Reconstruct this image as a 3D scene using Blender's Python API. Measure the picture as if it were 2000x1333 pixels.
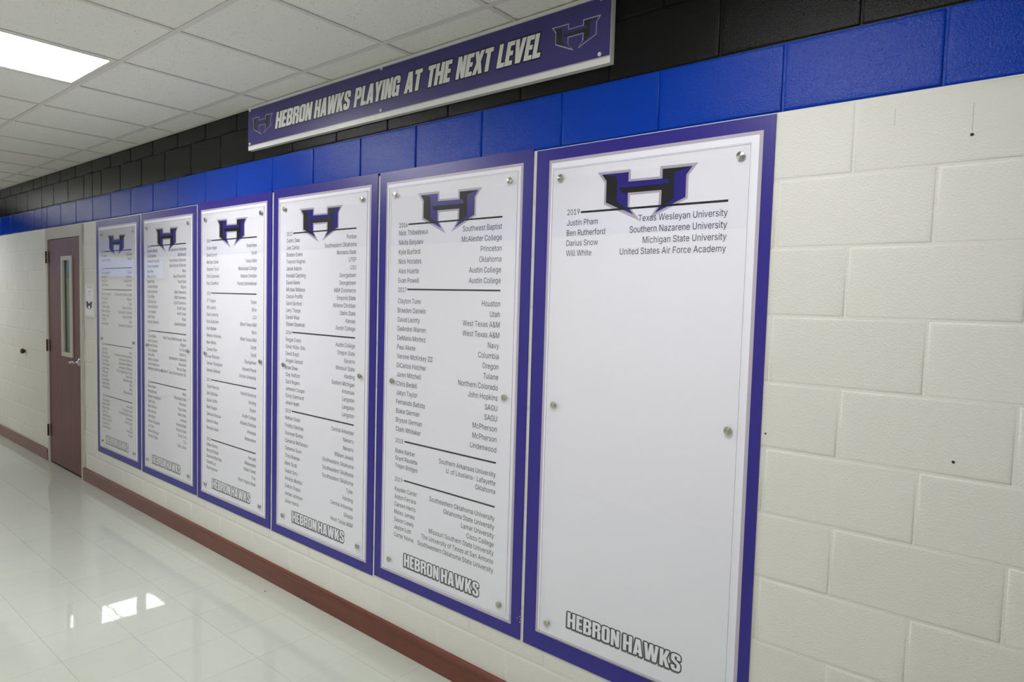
import bpy, bmesh, math, random
from mathutils import Vector, Matrix

random.seed(7)
S = bpy.context.scene
COL = S.collection
for o in list(bpy.data.objects):
    bpy.data.objects.remove(o)

# ------------------------------------------------------------------ camera
cam_d = bpy.data.cameras.new('camera')
cam = bpy.data.objects.new('camera', cam_d); COL.objects.link(cam)
YAW, PIT, ROL = 0.69383, -0.05821, 0.02770
F = Vector((-math.sin(YAW)*math.cos(PIT), math.cos(YAW)*math.cos(PIT), math.sin(PIT)))
R0 = Vector((math.cos(YAW), math.sin(YAW), 0)); U0 = R0.cross(F)
Rv = R0*math.cos(ROL)+U0*math.sin(ROL); Uv = -R0*math.sin(ROL)+U0*math.cos(ROL)
m = Matrix((Rv, Uv, -F)).transposed().to_4x4()
m.translation = Vector((0.6809, -2.0504, 1.6836))
cam.matrix_world = m
cam_d.sensor_width = 36; cam_d.lens = 1290.0/2000*36; cam_d.clip_start = 0.02; cam_d.clip_end = 200
S.camera = cam

# ------------------------------------------------------------------ sky, exposure
W = bpy.data.worlds.new('world'); S.world = W; W.use_nodes = True
bg = W.node_tree.nodes['Background']
bg.inputs['Color'].default_value = (0.55, 0.60, 1.0, 1); bg.inputs['Strength'].default_value = 0.5
S.view_settings.view_transform = 'Standard'; S.view_settings.look = 'None'
S.view_settings.gamma = 1; S.view_settings.use_curve_mapping = False
S.view_settings.exposure = 0.98
LAMP = 9.0          # strength of the fluorescent diffusers

# ------------------------------------------------------------------ dimensions
H = 2.7855           # ceiling height
XL, XR = -10.6, 4.2  # corridor ends
YW = -2.79           # opposite wall
BL, BH, Z0 = 0.4064, 0.2032, 0.040   # masonry block length, course height, first joint

# ------------------------------------------------------------------ materials
def lin(c):
    return tuple((x/12.92 if x <= 0.04045 else ((x+0.055)/1.055)**2.4) for x in [v/255 for v in c])+(1,)

def new_mat(name):
    mt = bpy.data.materials.new(name); mt.use_nodes = True
    nt = mt.node_tree; b = nt.nodes['Principled BSDF']
    return mt, nt, b

def plain(name, rgb, rough=0.5, metal=0.0, ior=None, coat=0):
    mt, nt, b = new_mat(name)
    b.inputs['Base Color'].default_value = lin(rgb); b.inputs['Roughness'].default_value = rough
    b.inputs['Metallic'].default_value = metal
    if ior: b.inputs['IOR'].default_value = ior
    if coat: b.inputs['Coat Weight'].default_value = coat; b.inputs['Coat Roughness'].default_value = 0.1
    # faint surface unevenness
    n = nt.nodes.new('ShaderNodeTexNoise'); n.inputs['Scale'].default_value = 40; n.inputs['Detail'].default_value = 3
    g = nt.nodes.new('ShaderNodeNewGeometry'); nt.links.new(g.outputs['Position'], n.inputs['Vector'])
    bp = nt.nodes.new('ShaderNodeBump'); bp.inputs['Strength'].default_value = 0.02; bp.inputs['Distance'].default_value = 0.001
    nt.links.new(n.outputs['Fac'], bp.inputs['Height']); nt.links.new(bp.outputs['Normal'], b.inputs['Normal'])
    return mt

def mix_color(nt, fac, a, c):
    mx = nt.nodes.new('ShaderNodeMix'); mx.data_type = 'RGBA'
    mx.inputs[6].default_value = a; mx.inputs[7].default_value = c
    nt.links.new(fac, mx.inputs[0]); return mx

def painted_block(name, rgb, rough, var=0.06, bump=1.0, spec=0.5):
    mt, nt, b = new_mat(name); N = nt.nodes; L = nt.links
    g = N.new('ShaderNodeNewGeometry')
    n1 = N.new('ShaderNodeTexNoise'); n1.inputs['Scale'].default_value = 170; n1.inputs['Detail'].default_value = 4; n1.inputs['Roughness'].default_value = 0.6
    n2 = N.new('ShaderNodeTexNoise'); n2.inputs['Scale'].default_value = 28; n2.inputs['Detail'].default_value = 3
    v = N.new('ShaderNodeTexVoronoi'); v.inputs['Scale'].default_value = 75
    for n in (n1, n2, v): L.new(g.outputs['Position'], n.inputs['Vector'])
    # sparse pits of the masonry showing through the paint
    pr = N.new('ShaderNodeMapRange'); pr.inputs['From Min'].default_value = 0.05; pr.inputs['From Max'].default_value = 0.16
    pr.inputs['To Min'].default_value = 0.0; pr.inputs['To Max'].default_value = 1.0
    L.new(v.outputs['Distance'], pr.inputs['Value'])
    a1 = N.new('ShaderNodeMath'); a1.operation = 'MULTIPLY_ADD'; a1.inputs[1].default_value = 0.30
    L.new(n2.outputs['Fac'], a1.inputs[0]); L.new(n1.outputs['Fac'], a1.inputs[2])
    a2 = N.new('ShaderNodeMath'); a2.operation = 'MULTIPLY_ADD'; a2.inputs[1].default_value = 0.35
    L.new(pr.outputs['Result'], a2.inputs[0]); L.new(a1.outputs['Value'], a2.inputs[2])
    bp = N.new('ShaderNodeBump'); bp.inputs['Strength'].default_value = 1.0; bp.inputs['Distance'].default_value = 0.0040*bump
    L.new(a2.outputs['Value'], bp.inputs['Height']); L.new(bp.outputs['Normal'], b.inputs['Normal'])
    oi = N.new('ShaderNodeObjectInfo')
    base = lin(rgb); d = tuple(x*(1-var) for x in base[:3])+(1,); u = tuple(min(1, x*(1+var)) for x in base[:3])+(1,)
    mx = mix_color(nt, oi.outputs['Random'], d, u); L.new(mx.outputs[2], b.inputs['Base Color'])
    b.inputs['Roughness'].default_value = rough; b.inputs['Specular IOR Level'].default_value = spec
    return mt

CREAM = painted_block('cream_block_paint', (226, 225, 217), 0.36, 0.02, 0.42)
BLUE = painted_block('blue_block_paint', (0, 55, 166), 0.14, 0.04, 0.36, 0.18)
BLACK = painted_block('black_block_paint', (20, 20, 20), 0.17, 0.06, 0.36, 0.13)

PURPLE = plain('purple_print', (42, 34, 136), 0.34)
BANNERP = plain('banner_purple_print', (58, 52, 116), 0.34)
GREYP = plain('grey_print', (186, 178, 192), 0.35)
WHITEP = plain('white_print', (243, 243, 252), 0.4)
INK = plain('black_ink', (14, 14, 18), 0.5)
DARKP = plain('charcoal_print', (40, 40, 44), 0.35)
SHADP = plain('grey_shadow_print', (120, 120, 126), 0.4)
NAVYP = plain('navy_outline_print', (24, 22, 42), 0.35)
PLASTIC = plain('white_plastic', (228, 228, 224), 0.3)
FRAMEM = plain('door_frame_paint', (190, 188, 174), 0.35)
BRONZE = plain('bronze_hinge', (86, 62, 42), 0.35, 0.8)
CHROME = plain('satin_chrome', (205, 205, 208), 0.16, 1.0)
GASKET = plain('dark_rubber', (22, 22, 22), 0.7)
TEEM = plain('ceiling_grid_metal', (226, 222, 214), 0.45)
DARKROOM = plain('unlit_space_dark', (30, 34, 34), 0.8)  # lack of light in the door room put into the colour; also ceiling slab
ANCH = plain('dark_wall_plug', (48, 40, 36), 0.6)
REDDOT = plain('red_brown_chip', (120, 40, 34), 0.6)
PENCIL = plain('pencil_grey', (150, 152, 166), 0.6)
EDGEM = plain('acrylic_edge', (196, 198, 206), 0.3)

def glassy(name, tint=(1, 1, 1, 1), ior=1.49):
    mt = bpy.data.materials.new(name); mt.use_nodes = True; nt = mt.node_tree; N = nt.nodes; L = nt.links
    N.remove(N['Principled BSDF']); out = N['Material Output']
    t = N.new('ShaderNodeBsdfTransparent'); t.inputs['Color'].default_value = tint
    gl = N.new('ShaderNodeBsdfGlossy'); gl.inputs['Roughness'].default_value = 0.015
    # Schlick reflectance, the same from either side of the sheet
    g = N.new('ShaderNodeNewGeometry'); dt = N.new('ShaderNodeVectorMath'); dt.operation = 'DOT_PRODUCT'
    L.new(g.outputs['Normal'], dt.inputs[0]); L.new(g.outputs['Incoming'], dt.inputs[1])
    ab = N.new('ShaderNodeMath'); ab.operation = 'ABSOLUTE'; L.new(dt.outputs['Value'], ab.inputs[0])
    om = N.new('ShaderNodeMath'); om.operation = 'SUBTRACT'; om.inputs[0].default_value = 1.0; L.new(ab.outputs['Value'], om.inputs[1])
    pw = N.new('ShaderNodeMath'); pw.operation = 'POWER'; pw.inputs[1].default_value = 5.0; L.new(om.outputs['Value'], pw.inputs[0])
    f0 = ((ior-1)/(ior+1))**2
    fr = N.new('ShaderNodeMath'); fr.operation = 'MULTIPLY_ADD'; fr.inputs[1].default_value = 1-f0; fr.inputs[2].default_value = f0; L.new(pw.outputs['Value'], fr.inputs[0])
    mx = N.new('ShaderNodeMixShader'); L.new(fr.outputs['Value'], mx.inputs['Fac'])
    L.new(t.outputs['BSDF'], mx.inputs[1]); L.new(gl.outputs['BSDF'], mx.inputs[2]); L.new(mx.outputs['Shader'], out.inputs['Surface'])
    return mt
ACRYL = glassy('clear_acrylic'); GLASS = glassy('door_glass', (0.5, 0.64, 0.54, 1), 1.3); WGLASS = glassy('window_glass', (0.95, 0.97, 0.97, 1))

def screw_metal():
    mt, nt, b = new_mat('turned_metal_cap'); N = nt.nodes; L = nt.links
    b.inputs['Base Color'].default_value = lin((190, 186, 176)); b.inputs['Metallic'].default_value = 1.0
    b.inputs['Roughness'].default_value = 0.3; b.inputs['Anisotropic'].default_value = 0.9; b.inputs['Anisotropic Rotation'].default_value = 0.25
    tg = N.new('ShaderNodeTangent'); tg.direction_type = 'RADIAL'; tg.axis = 'Y'
    L.new(tg.outputs['Tangent'], b.inputs['Tangent'])
    return mt
SCREW = screw_metal()

def wood(name, dark, light, rough, axis, coat=0.3, contrast=1.0):
    mt, nt, b = new_mat(name); N = nt.nodes; L = nt.links
    g = N.new('ShaderNodeNewGeometry'); mp = N.new('ShaderNodeMapping')
    sc = {'z': (26, 26, 1.6), 'x': (1.6, 26, 40)}[axis]
    mp.inputs['Scale'].default_value = sc; L.new(g.outputs['Position'], mp.inputs['Vector'])
    n = N.new('ShaderNodeTexNoise'); n.inputs['Scale'].default_value = 1.0; n.inputs['Detail'].default_value = 6; n.inputs['Distortion'].default_value = 1.2
    L.new(mp.outputs['Vector'], n.inputs['Vector'])
    cr = N.new('ShaderNodeMapRange'); cr.inputs['From Min'].default_value = 0.3; cr.inputs['From Max'].default_value = 0.7
    L.new(n.outputs['Fac'], cr.inputs['Value'])
    mx = mix_color(nt, cr.outputs['Result'], lin(dark), lin(light)); L.new(mx.outputs[2], b.inputs['Base Color'])
    b.inputs['Roughness'].default_value = rough; b.inputs['Coat Weight'].default_value = coat; b.inputs['Coat Roughness'].default_value = 0.18
    bp = N.new('ShaderNodeBump'); bp.inputs['Strength'].default_value = 0.25; bp.inputs['Distance'].default_value = 0.0006
    L.new(n.outputs['Fac'], bp.inputs['Height']); L.new(bp.outputs['Normal'], b.inputs['Normal'])
    return mt
DOORW = wood('door_veneer', (80, 28, 26), (108, 46, 42), 0.42, 'z', 0.0)
BASEW = wood('baseboard_wood', (92, 36, 20), (110, 46, 28), 0.38, 'x', 0.25)

def floor_material():
    mt, nt, b = new_mat('waxed_vinyl_tile'); N = nt.nodes; L = nt.links
    g = N.new('ShaderNodeNewGeometry'); oi = N.new('ShaderNodeObjectInfo')
    n = N.new('ShaderNodeTexNoise'); n.inputs['Scale'].default_value = 22; n.inputs['Detail'].default_value = 5
    L.new(g.outputs['Position'], n.inputs['Vector'])
    ad = N.new('ShaderNodeMath'); ad.operation = 'MULTIPLY_ADD'; ad.inputs[1].default_value = 0.5
    L.new(oi.outputs['Random'], ad.inputs[0]); L.new(n.outputs['Fac'], ad.inputs[2])
    mx = mix_color(nt, ad.outputs['Value'], lin((192, 197, 184)), lin((199, 204, 192)))
    # small scuffs and specks
    v = N.new('ShaderNodeTexVoronoi'); v.inputs['Scale'].default_value = 9; L.new(g.outputs['Position'], v.inputs['Vector'])
    lt = N.new('ShaderNodeMath'); lt.operation = 'LESS_THAN'; lt.inputs[1].default_value = 0.018; L.new(v.outputs['Distance'], lt.inputs[0])
    mx2 = N.new('ShaderNodeMix'); mx2.data_type = 'RGBA'; mx2.inputs[7].default_value = lin((120, 112, 96))
    L.new(lt.outputs['Value'], mx2.inputs[0]); L.new(mx.outputs[2], mx2.inputs[6]); L.new(mx2.outputs[2], b.inputs['Base Color'])
    b.inputs['Roughness'].default_value = 0.5
    b.inputs['IOR'].default_value = 1.5
    b.inputs['Coat Weight'].default_value = 1.0; b.inputs['Coat Roughness'].default_value = 0.022; b.inputs['Coat IOR'].default_value = 1.5
    n2 = N.new('ShaderNodeTexNoise'); n2.inputs['Scale'].default_value = 6; n2.inputs['Detail'].default_value = 2
    L.new(g.outputs['Position'], n2.inputs['Vector'])
    bp = N.new('ShaderNodeBump'); bp.inputs['Strength'].default_value = 0.12; bp.inputs['Distance'].default_value = 0.0015
    L.new(n2.outputs['Fac'], bp.inputs['Height']); L.new(bp.outputs['Normal'], b.inputs['Coat Normal'])
    return mt
FLOORM = floor_material()
GROUT = plain('dark_tile_joint', (150, 148, 134), 0.7)

def ceiling_material():
    mt, nt, b = new_mat('fissured_ceiling_tile'); N = nt.nodes; L = nt.links
    g = N.new('ShaderNodeNewGeometry')
    v = N.new('ShaderNodeTexVoronoi'); v.inputs['Scale'].default_value = 120
    n = N.new('ShaderNodeTexNoise'); n.inputs['Scale'].default_value = 45; n.inputs['Detail'].default_value = 3; n.inputs['Distortion'].default_value = 0.8
    nf = N.new('ShaderNodeTexNoise'); nf.inputs['Scale'].default_value = 260; nf.inputs['Detail'].default_value = 2
    for q in (v, n, nf): L.new(g.outputs['Position'], q.inputs['Vector'])
    wn = N.new('ShaderNodeSeparateColor'); L.new(v.outputs['Color'], wn.inputs[0])
    th = N.new('ShaderNodeMath'); th.operation = 'MULTIPLY'; th.inputs[1].default_value = 0.30; L.new(wn.outputs[0], th.inputs[0])
    lt = N.new('ShaderNodeMath'); lt.operation = 'LESS_THAN'; L.new(v.outputs['Distance'], lt.inputs[0]); L.new(th.outputs['Value'], lt.inputs[1])
    fl = N.new('ShaderNodeMath'); fl.operation = 'GREATER_THAN'; fl.inputs[1].default_value = 0.5; L.new(n.outputs['Fac'], fl.inputs[0])
    an = N.new('ShaderNodeMath'); an.operation = 'MULTIPLY'; L.new(lt.outputs['Value'], an.inputs[0]); L.new(fl.outputs['Value'], an.inputs[1])
    mx = mix_color(nt, an.outputs['Value'], lin((243, 242, 233)), lin((188, 182, 168))); L.new(mx.outputs[2], b.inputs['Base Color'])
    b.inputs['Roughness'].default_value = 0.9
    sb = N.new('ShaderNodeMath'); sb.operation = 'MULTIPLY_ADD'; sb.inputs[1].default_value = -0.8; L.new(an.outputs['Value'], sb.inputs[0]); L.new(nf.outputs['Fac'], sb.inputs[2])
    bp = N.new('ShaderNodeBump'); bp.inputs['Strength'].default_value = 0.5; bp.inputs['Distance'].default_value = 0.0015
    L.new(sb.outputs['Value'], bp.inputs['Height']); L.new(bp.outputs['Normal'], b.inputs['Normal'])
    return mt
CTILE = ceiling_material()

def lamp_material(LAMP):
    mt = bpy.data.materials.new('lit_diffuser'); mt.use_nodes = True; nt = mt.node_tree; N = nt.nodes; L = nt.links
    N.remove(N['Principled BSDF']); out = N['Material Output']
    tc = N.new('ShaderNodeTexCoord'); sx = N.new('ShaderNodeSeparateXYZ'); L.new(tc.outputs['Object'], sx.inputs[0])
    # three tubes run the length of the fixture: brighter bands under each
    mu = N.new('ShaderNodeMath'); mu.operation = 'MULTIPLY'; mu.inputs[1].default_value = 2*math.pi/0.19; L.new(sx.outputs['X'], mu.inputs[0])
    co = N.new('ShaderNodeMath'); co.operation = 'COSINE'; L.new(mu.outputs['Value'], co.inputs[0])
    st = N.new('ShaderNodeMath'); st.operation = 'MULTIPLY_ADD'; st.inputs[1].default_value = LAMP*0.1; st.inputs[2].default_value = LAMP; L.new(co.outputs['Value'], st.inputs[0])
    em = N.new('ShaderNodeEmission'); em.inputs['Color'].default_value = (1.0, 0.99, 0.985, 1)
    L.new(st.outputs['Value'], em.inputs['Strength']); L.new(em.outputs['Emission'], out.inputs['Surface'])
    return mt

# ------------------------------------------------------------------ mesh helpers
def mk(name, bm, mat, parent=None, loc=None, smooth=False):
    me = bpy.data.meshes.new(name); bm.to_mesh(me); bm.free()
    me.materials.append(mat)
    if smooth:
        for p in me.polygons: p.use_smooth = True
    return link(name, me, parent, loc)

def link(name, me, parent=None, loc=None):
    o = bpy.data.objects.new(name, me); COL.objects.link(o)
    if loc: o.location = loc
    if parent is not None:
        o.parent = parent
    return o

def quad(bm, pts):
    return bm.faces.new([bm.verts.new(p) for p in pts])

def add_box(bm, x0, x1, y0, y1, z0, z1, bev=0.0):
    v = [bm.verts.new((x, y, z)) for x in (x0, x1) for y in (y0, y1) for z in (z0, z1)]
    fs = [(0, 1, 3, 2), (4, 6, 7, 5), (0, 4, 5, 1), (2, 3, 7, 6), (0, 2, 6, 4), (1, 5, 7, 3)]
    faces = [bm.faces.new([v[i] for i in f]) for f in fs]
    if bev > 0:
        es = list({e for f in faces for e in f.edges})
        bmesh.ops.bevel(bm, geom=es, offset=bev, segments=2, affect='EDGES', profile=0.5)
    return bm

def box(name, x0, x1, y0, y1, z0, z1, mat, parent=None, bev=0.0, org=None):
    bm = bmesh.new()
    if org is None:
        add_box(bm, x0, x1, y0, y1, z0, z1, bev); return mk(name, bm, mat, parent)
    add_box(bm, x0-org[0], x1-org[0], y0-org[1], y1-org[1], z0-org[2], z1-org[2], bev)
    return mk(name, bm, mat, parent)

def ring_bm(bm, x0, x1, z0, z1, a0, a1, b0, b1, y0, y1):
    """rectangular plate with a rectangular hole (a0..a1, b0..b1), y0 front, y1 back"""
    o = [(x0, z0), (x1, z0), (x1, z1), (x0, z1)]; i = [(a0, b0), (a1, b0), (a1, b1), (a0, b1)]
    vo = [[bm.verts.new((x, y, z)) for x, z in o] for y in (y0, y1)]
    vi = [[bm.verts.new((x, y, z)) for x, z in i] for y in (y0, y1)]
    for k in range(4):
        n = (k+1) % 4
        bm.faces.new((vo[0][k], vo[0][n], vi[0][n], vi[0][k]))
        bm.faces.new((vo[1][k], vi[1][k], vi[1][n], vo[1][n]))
        bm.faces.new((vo[0][k], vo[1][k], vo[1][n], vo[0][n]))
        bm.faces.new((vi[0][k], vi[0][n], vi[1][n], vi[1][k]))
    bmesh.ops.recalc_face_normals(bm, faces=bm.faces)
    return bm

def lathe(bm, prof, c, axis='y', n=24):
    """prof: (radius, distance along -y from the wall plane)"""
    rings = []
    for r, d in prof:
        ring = []
        for k in range(n):
            a = 2*math.pi*k/n
            ring.append(bm.verts.new((c[0]+r*math.cos(a), c[1]-d, c[2]+r*math.sin(a))))
        rings.append(ring)
    for a, b in zip(rings, rings[1:]):
        for k in range(n):
            bm.faces.new((a[k], a[(k+1) % n], b[(k+1) % n], b[k]))
    bm.faces.new(rings[-1]); bm.faces.new(list(reversed(rings[0])))
    bmesh.ops.recalc_face_normals(bm, faces=bm.faces)
    return bm

def empty(name, loc, label=None, cat=None, group=None):
    o = bpy.data.objects.new(name, None); COL.objects.link(o); o.location = loc; o.empty_display_size = 0.05
    if label: o['label'] = label
    if cat: o['category'] = cat
    if group: o['group'] = group
    return o
def tag(o, label, cat, group=None):
    o['label'] = label; o['category'] = cat
    if group: o['group'] = group
    return o
def structure(o):
    o['kind'] = 'structure'; return o

# ------------------------------------------------------------------ the floor
bm = bmesh.new(); add_box(bm, XL, XR, YW, 0.0, -0.12, -0.0012)
floor = structure(mk('floor', bm, GROUT))
TS = 0.3048; FX, FY = -2.41, -0.7947
bm = bmesh.new(); g = 0.00045
add_box(bm, g, TS-g, g, TS-g, -0.0012, 0.0)
tile_me = bpy.data.meshes.new('floor_tile'); bm.to_mesh(tile_me); bm.free(); tile_me.materials.append(FLOORM)
rest = bmesh.new(); cand = []
ny0 = math.floor((YW-FY)/TS); ny1 = math.ceil((0-FY)/TS)
for i in range(math.floor((XL-FX)/TS), math.ceil((XR-FX)/TS)):
    for j in range(ny0, ny1):
        x0, y0 = FX+i*TS, FY+j*TS
        x1, y1 = x0+TS, y0+TS
        cut = x0 < XL or x1 > XR or y0 < YW or y1 > -0.012
        vis = (-9.6 < x0 < 0.1) and y0 > -2.1
        cand.append((vis, x0, y0, x1, y1, cut))
cnt = 0
for vis, x0, y0, x1, y1, cut in cand:
    if vis and cnt < 290:
        cnt += 1
        if not cut:
            link('floor_tile', tile_me, floor, (x0, y0, 0))
        else:
            yy = min(y1, -0.012)
            if yy-y0 < 0.02: continue
            b = bmesh.new(); add_box(b, g, TS-g, g, yy-y0-g, -0.0012, 0.0)
            mk('floor_tile', b, FLOORM, floor, (x0, y0, 0))
    else:
        a0, a1, c0, c1 = max(x0, XL)+g, min(x1, XR)-g, max(y0, YW)+g, min(y1, -0.012)-g
        if a1-a0 > 0.01 and c1-c0 > 0.01: add_box(rest, a0, a1, c0, c1, -0.0012, 0.0)
o = mk('floor_tile_field', rest, FLOORM, floor); o['kind'] = 'stuff'

# ------------------------------------------------------------------ the wall with the boards (painted masonry)
DX0, DX1, DZ1 = -6.925, -5.932, 2.266        # door frame outside
CJX = -7.06                                   # control joint left of the door
def mortar(name, z0, z1, mat, parent):
    bm = bmesh.new()
    y0, y1 = (0.0021 if mat is CREAM else 0.0055), 0.2
    if z0 < DZ1:
        zt = min(z1, DZ1)
        add_box(bm, XL, DX0+0.02, y0, y1, z0, zt); add_box(bm, DX1-0.02, XR, y0, y1, z0, zt)
        if z1 > DZ1: add_box(bm, XL, XR, y0, y1, DZ1, z1)
    else: add_box(bm, XL, XR, y0, y1, z0, z1)
    return mk(name, bm, mat, parent)
def course_z(j): return Z0+j*BH
ZB, ZK = course_z(11), course_z(12)           # blue band, black band
wall = structure(mortar('wall_right', -0.05, ZB, CREAM, None))
mortar('blue_mortar', ZB, ZK, BLUE, wall); mortar('black_mortar', ZK, 2.95, BLACK, wall)
JW = 0.0032
def block_bm(bm, x0, x1, z0, z1, shallow=True):
    prof = [(0.0, 0.0024 if shallow else 0.0058), (0.0014, 0.0012), (0.0035, 0.0004), (0.0075, 0.0), (0.02, 0.0)]
    rings = []
    for ins, y in prof:
        rings.append([bm.verts.new(p) for p in ((x0+ins, y, z0+ins), (x1-ins, y, z0+ins), (x1-ins, y, z1-ins), (x0+ins, y, z1-ins))])
    for a, b in zip(rings, rings[1:]):
        for k in range(4): bm.faces.new((a[k], a[(k+1) % 4], b[(k+1) % 4], b[k]))
    bm.faces.new(rings[-1])
BLOCKM = {}
def block_mesh(w, h, mat):
    key = (round(w, 3), round(h, 3), mat.name)
    if key not in BLOCKM:
        bm = bmesh.new(); block_bm(bm, 0, w, 0, h, mat is CREAM)
        me = bpy.data.meshes.new('block'); bm.to_mesh(me); bm.free(); me.materials.append(mat)
        for p in me.polygons: p.use_smooth = True
        BLOCKM[key] = me
    return BLOCKM[key]
BOARDS = [(-5.5965, -4.7034, 0.3173, 2.265),
          (-4.6733, -3.7773, 0.3133, 2.27),
          (-3.7572, -2.839, 0.3088, 2.282),
          (-2.819, -1.8858, 0.3068, 2.2866),
          (-1.8687, -0.9375, 0.3153, 2.2846),
          (-0.9195, -0.0144, 0.3143, 2.271)]
blocks = []
for j in range(0, 14):
    z0, z1 = course_z(j), min(course_z(j+1), H)
    mat = CREAM if j < 11 else (BLUE if j == 11 else BLACK)
    off = 0.0 if j % 2 == 1 else 0.5
    cuts = [(k+off)*BL for k in range(-33, 11)]
    cuts += [CJX]
    if j >= 12: cuts += [-14*BL]
    cuts = sorted(cuts)
    # drop joints that fall too close to a control joint
    cl = []
    for c in cuts:
        if cl and c-cl[-1] < 0.07:
            if abs(c-CJX) < 1e-6 or (j >= 12 and abs(c+14*BL) < 1e-6): cl[-1] = c
            continue
        cl.append(c)
    if j < 11:
        cl = [c for c in cl if not (DX0 < c < DX1)]+[DX0+0.0, DX1-0.0]; cl = sorted(cl)
    for a, b in zip(cl, cl[1:]):
        a2, b2 = max(a, XL), min(b, XR)
        if b2-a2 < 0.03: continue
        if j < 11 and a2 >= DX0-1e-4 and b2 <= DX1+1e-4: continue
        hid = any(p[0] < a2 and p[1] > b2 and p[2] < z0 and p[3] > z1 for p in BOARDS)
        span = any(False for _ in ())
        vis = (not hid) and (-9.6 < b2) and (a2 < 1.1)
        d = (Vector(((a2+b2)/2, 0, (z0+z1)/2))-cam.location).length
        blocks.append((0 if vis else 1, d, a2, b2, z0, z1, mat))
blocks.sort(key=lambda t: (t[0], t[1]))
restb = {}
for n, (h, d, a, b, z0, z1, mat) in enumerate(blocks):
    w, hh = b-a-2*JW, z1-z0-2*JW
    if hh < 0.03: continue
    if h == 0 and n < 290:
        link('block', block_mesh(w, hh, mat), wall, (a+JW, 0.0, z0+JW))
    else:
        block_bm(restb.setdefault(mat.name, (bmesh.new(), mat))[0], a+JW, b-JW, z0+JW, z1-JW, mat is CREAM)
for nm, (bm, mat) in restb.items():
    o = mk('hidden_and_far_blocks', bm, mat, wall, smooth=True); o['kind'] = 'stuff'
# the soft dark sealant of the control joint
box('control_joint', CJX-0.004, CJX+0.004, 0.001, 0.006, ZB, H, GASKET, wall)
box('control_joint', -14*BL-0.003, -14*BL+0.003, 0.001, 0.006, ZK, H, GASKET, wall)

# opposite wall and corridor ends (outside the picture, seen only as reflections)
def plain_wall(name, x0, x1, y0, y1):
    w = structure(box(name, x0, x1, y0, y1, -0.05, ZB, CREAM))
    box('blue_band', x0, x1, y0, y1, ZB, ZK, BLUE, w); box('black_band', x0, x1, y0, y1, ZK, 2.95, BLACK, w)
    return w
plain_wall('wall_left', XL, XR, YW-0.2, YW)
plain_wall('wall_near', XR, XR+0.2, YW-0.2, 0.2)
# far end: a band of high windows to the outside
WY0, WY1, WZ0, WZ1 = -2.72, -0.12, 1.86, 2.27
bm = bmesh.new()
add_box(bm, XL-0.2, XL, YW-0.2, WY0, -0.05, ZB); add_box(bm, XL-0.2, XL, WY1, 0.2, -0.05, ZB)
add_box(bm, XL-0.2, XL, WY0, WY1, -0.05, WZ0); add_box(bm, XL-0.2, XL, WY0, WY1, WZ1, ZB)
wf = structure(mk('wall_far', bm, CREAM))
box('blue_band', XL-0.2, XL, YW-0.2, 0.2, ZB, ZK, BLUE, wf); box('black_band', XL-0.2, XL, YW-0.2, 0.2, ZK, 2.95, BLACK, wf)
bm = bmesh.new()
add_box(bm, XL-0.12, XL-0.06, WY0, WY0+0.06, WZ0, WZ1); add_box(bm, XL-0.12, XL-0.06, WY1-0.06, WY1, WZ0, WZ1)
add_box(bm, XL-0.12, XL-0.06, WY0+0.06, WY1-0.06, WZ0, WZ0+0.06); add_box(bm, XL-0.12, XL-0.06, WY0+0.06, WY1-0.06, WZ1-0.06, WZ1)
add_box(bm, XL-0.12, XL-0.06, -1.44, -1.36, WZ0+0.06, WZ1-0.06)
win = structure(mk('window_1', bm, FRAMEM))
for a, b in ((WY0+0.06, -1.44), (-1.36, WY1-0.06)):
    box('pane', XL-0.095, XL-0.088, a, b, WZ0+0.06, WZ1-0.06, WGLASS, win)

# ------------------------------------------------------------------ ceiling
bm = bmesh.new(); add_box(bm, XL-0.2, XR+0.2, YW-0.2, 0.2, H+0.06, H+0.16)
ceil = structure(mk('ceiling', bm, DARKROOM))
CX, CY, CS = -1.0367, -0.181, 0.6096
ylines = [0.0, CY, CY-CS*0.99, CY-CS*2, CY-CS*3, CY-CS*4, YW]
LIGHTX = {-2: 0.92, 3: 1.45, 13: 1.0}   # grid cells whose two middle panels are a light: strength factor set for the wanted brightness
gp = 0.004; restc = bmesh.new(); ctm = {}
for mI in range(-9, 21):
    x1, x0 = CX-CS*mI, CX-CS*(mI+1)
    x0c, x1c = max(x0, XL), min(x1, XR)
    if x1c-x0c < 0.03: continue
    for r in range(6):
        yh, yl = ylines[r], ylines[r+1]
        if mI in LIGHTX and r in (2, 3): continue
        if r == 5 and yh-yl < 0.02: continue
        vis = -11.5 < x0 < 0.5
        a, b, c, d = x0c+gp, x1c-gp, yl+gp, yh-gp
        if vis:
            key = (round(b-a, 3), round(d-c, 3))
            if key not in ctm:
                bm = bmesh.new(); add_box(bm, 0, b-a, 0, d-c, 0.0, 0.015)
                me = bpy.data.meshes.new('ceiling_tile'); bm.to_mesh(me); bm.free(); me.materials.append(CTILE); ctm[key] = me
            link('ceiling_tile', ctm[key], ceil, (a, c, H+0.0035))
        else: add_box(restc, a, b, c, d, H+0.0035, H+0.0185)
o = mk('ceiling_tile_field', restc, CTILE, ceil); o['kind'] = 'stuff'
for yl in ylines[1:6]:
    box('main_tee', XL, XR, yl-0.012, yl+0.012, H-0.0005, H+0.0025, TEEM, ceil)
ctee = {}
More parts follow.
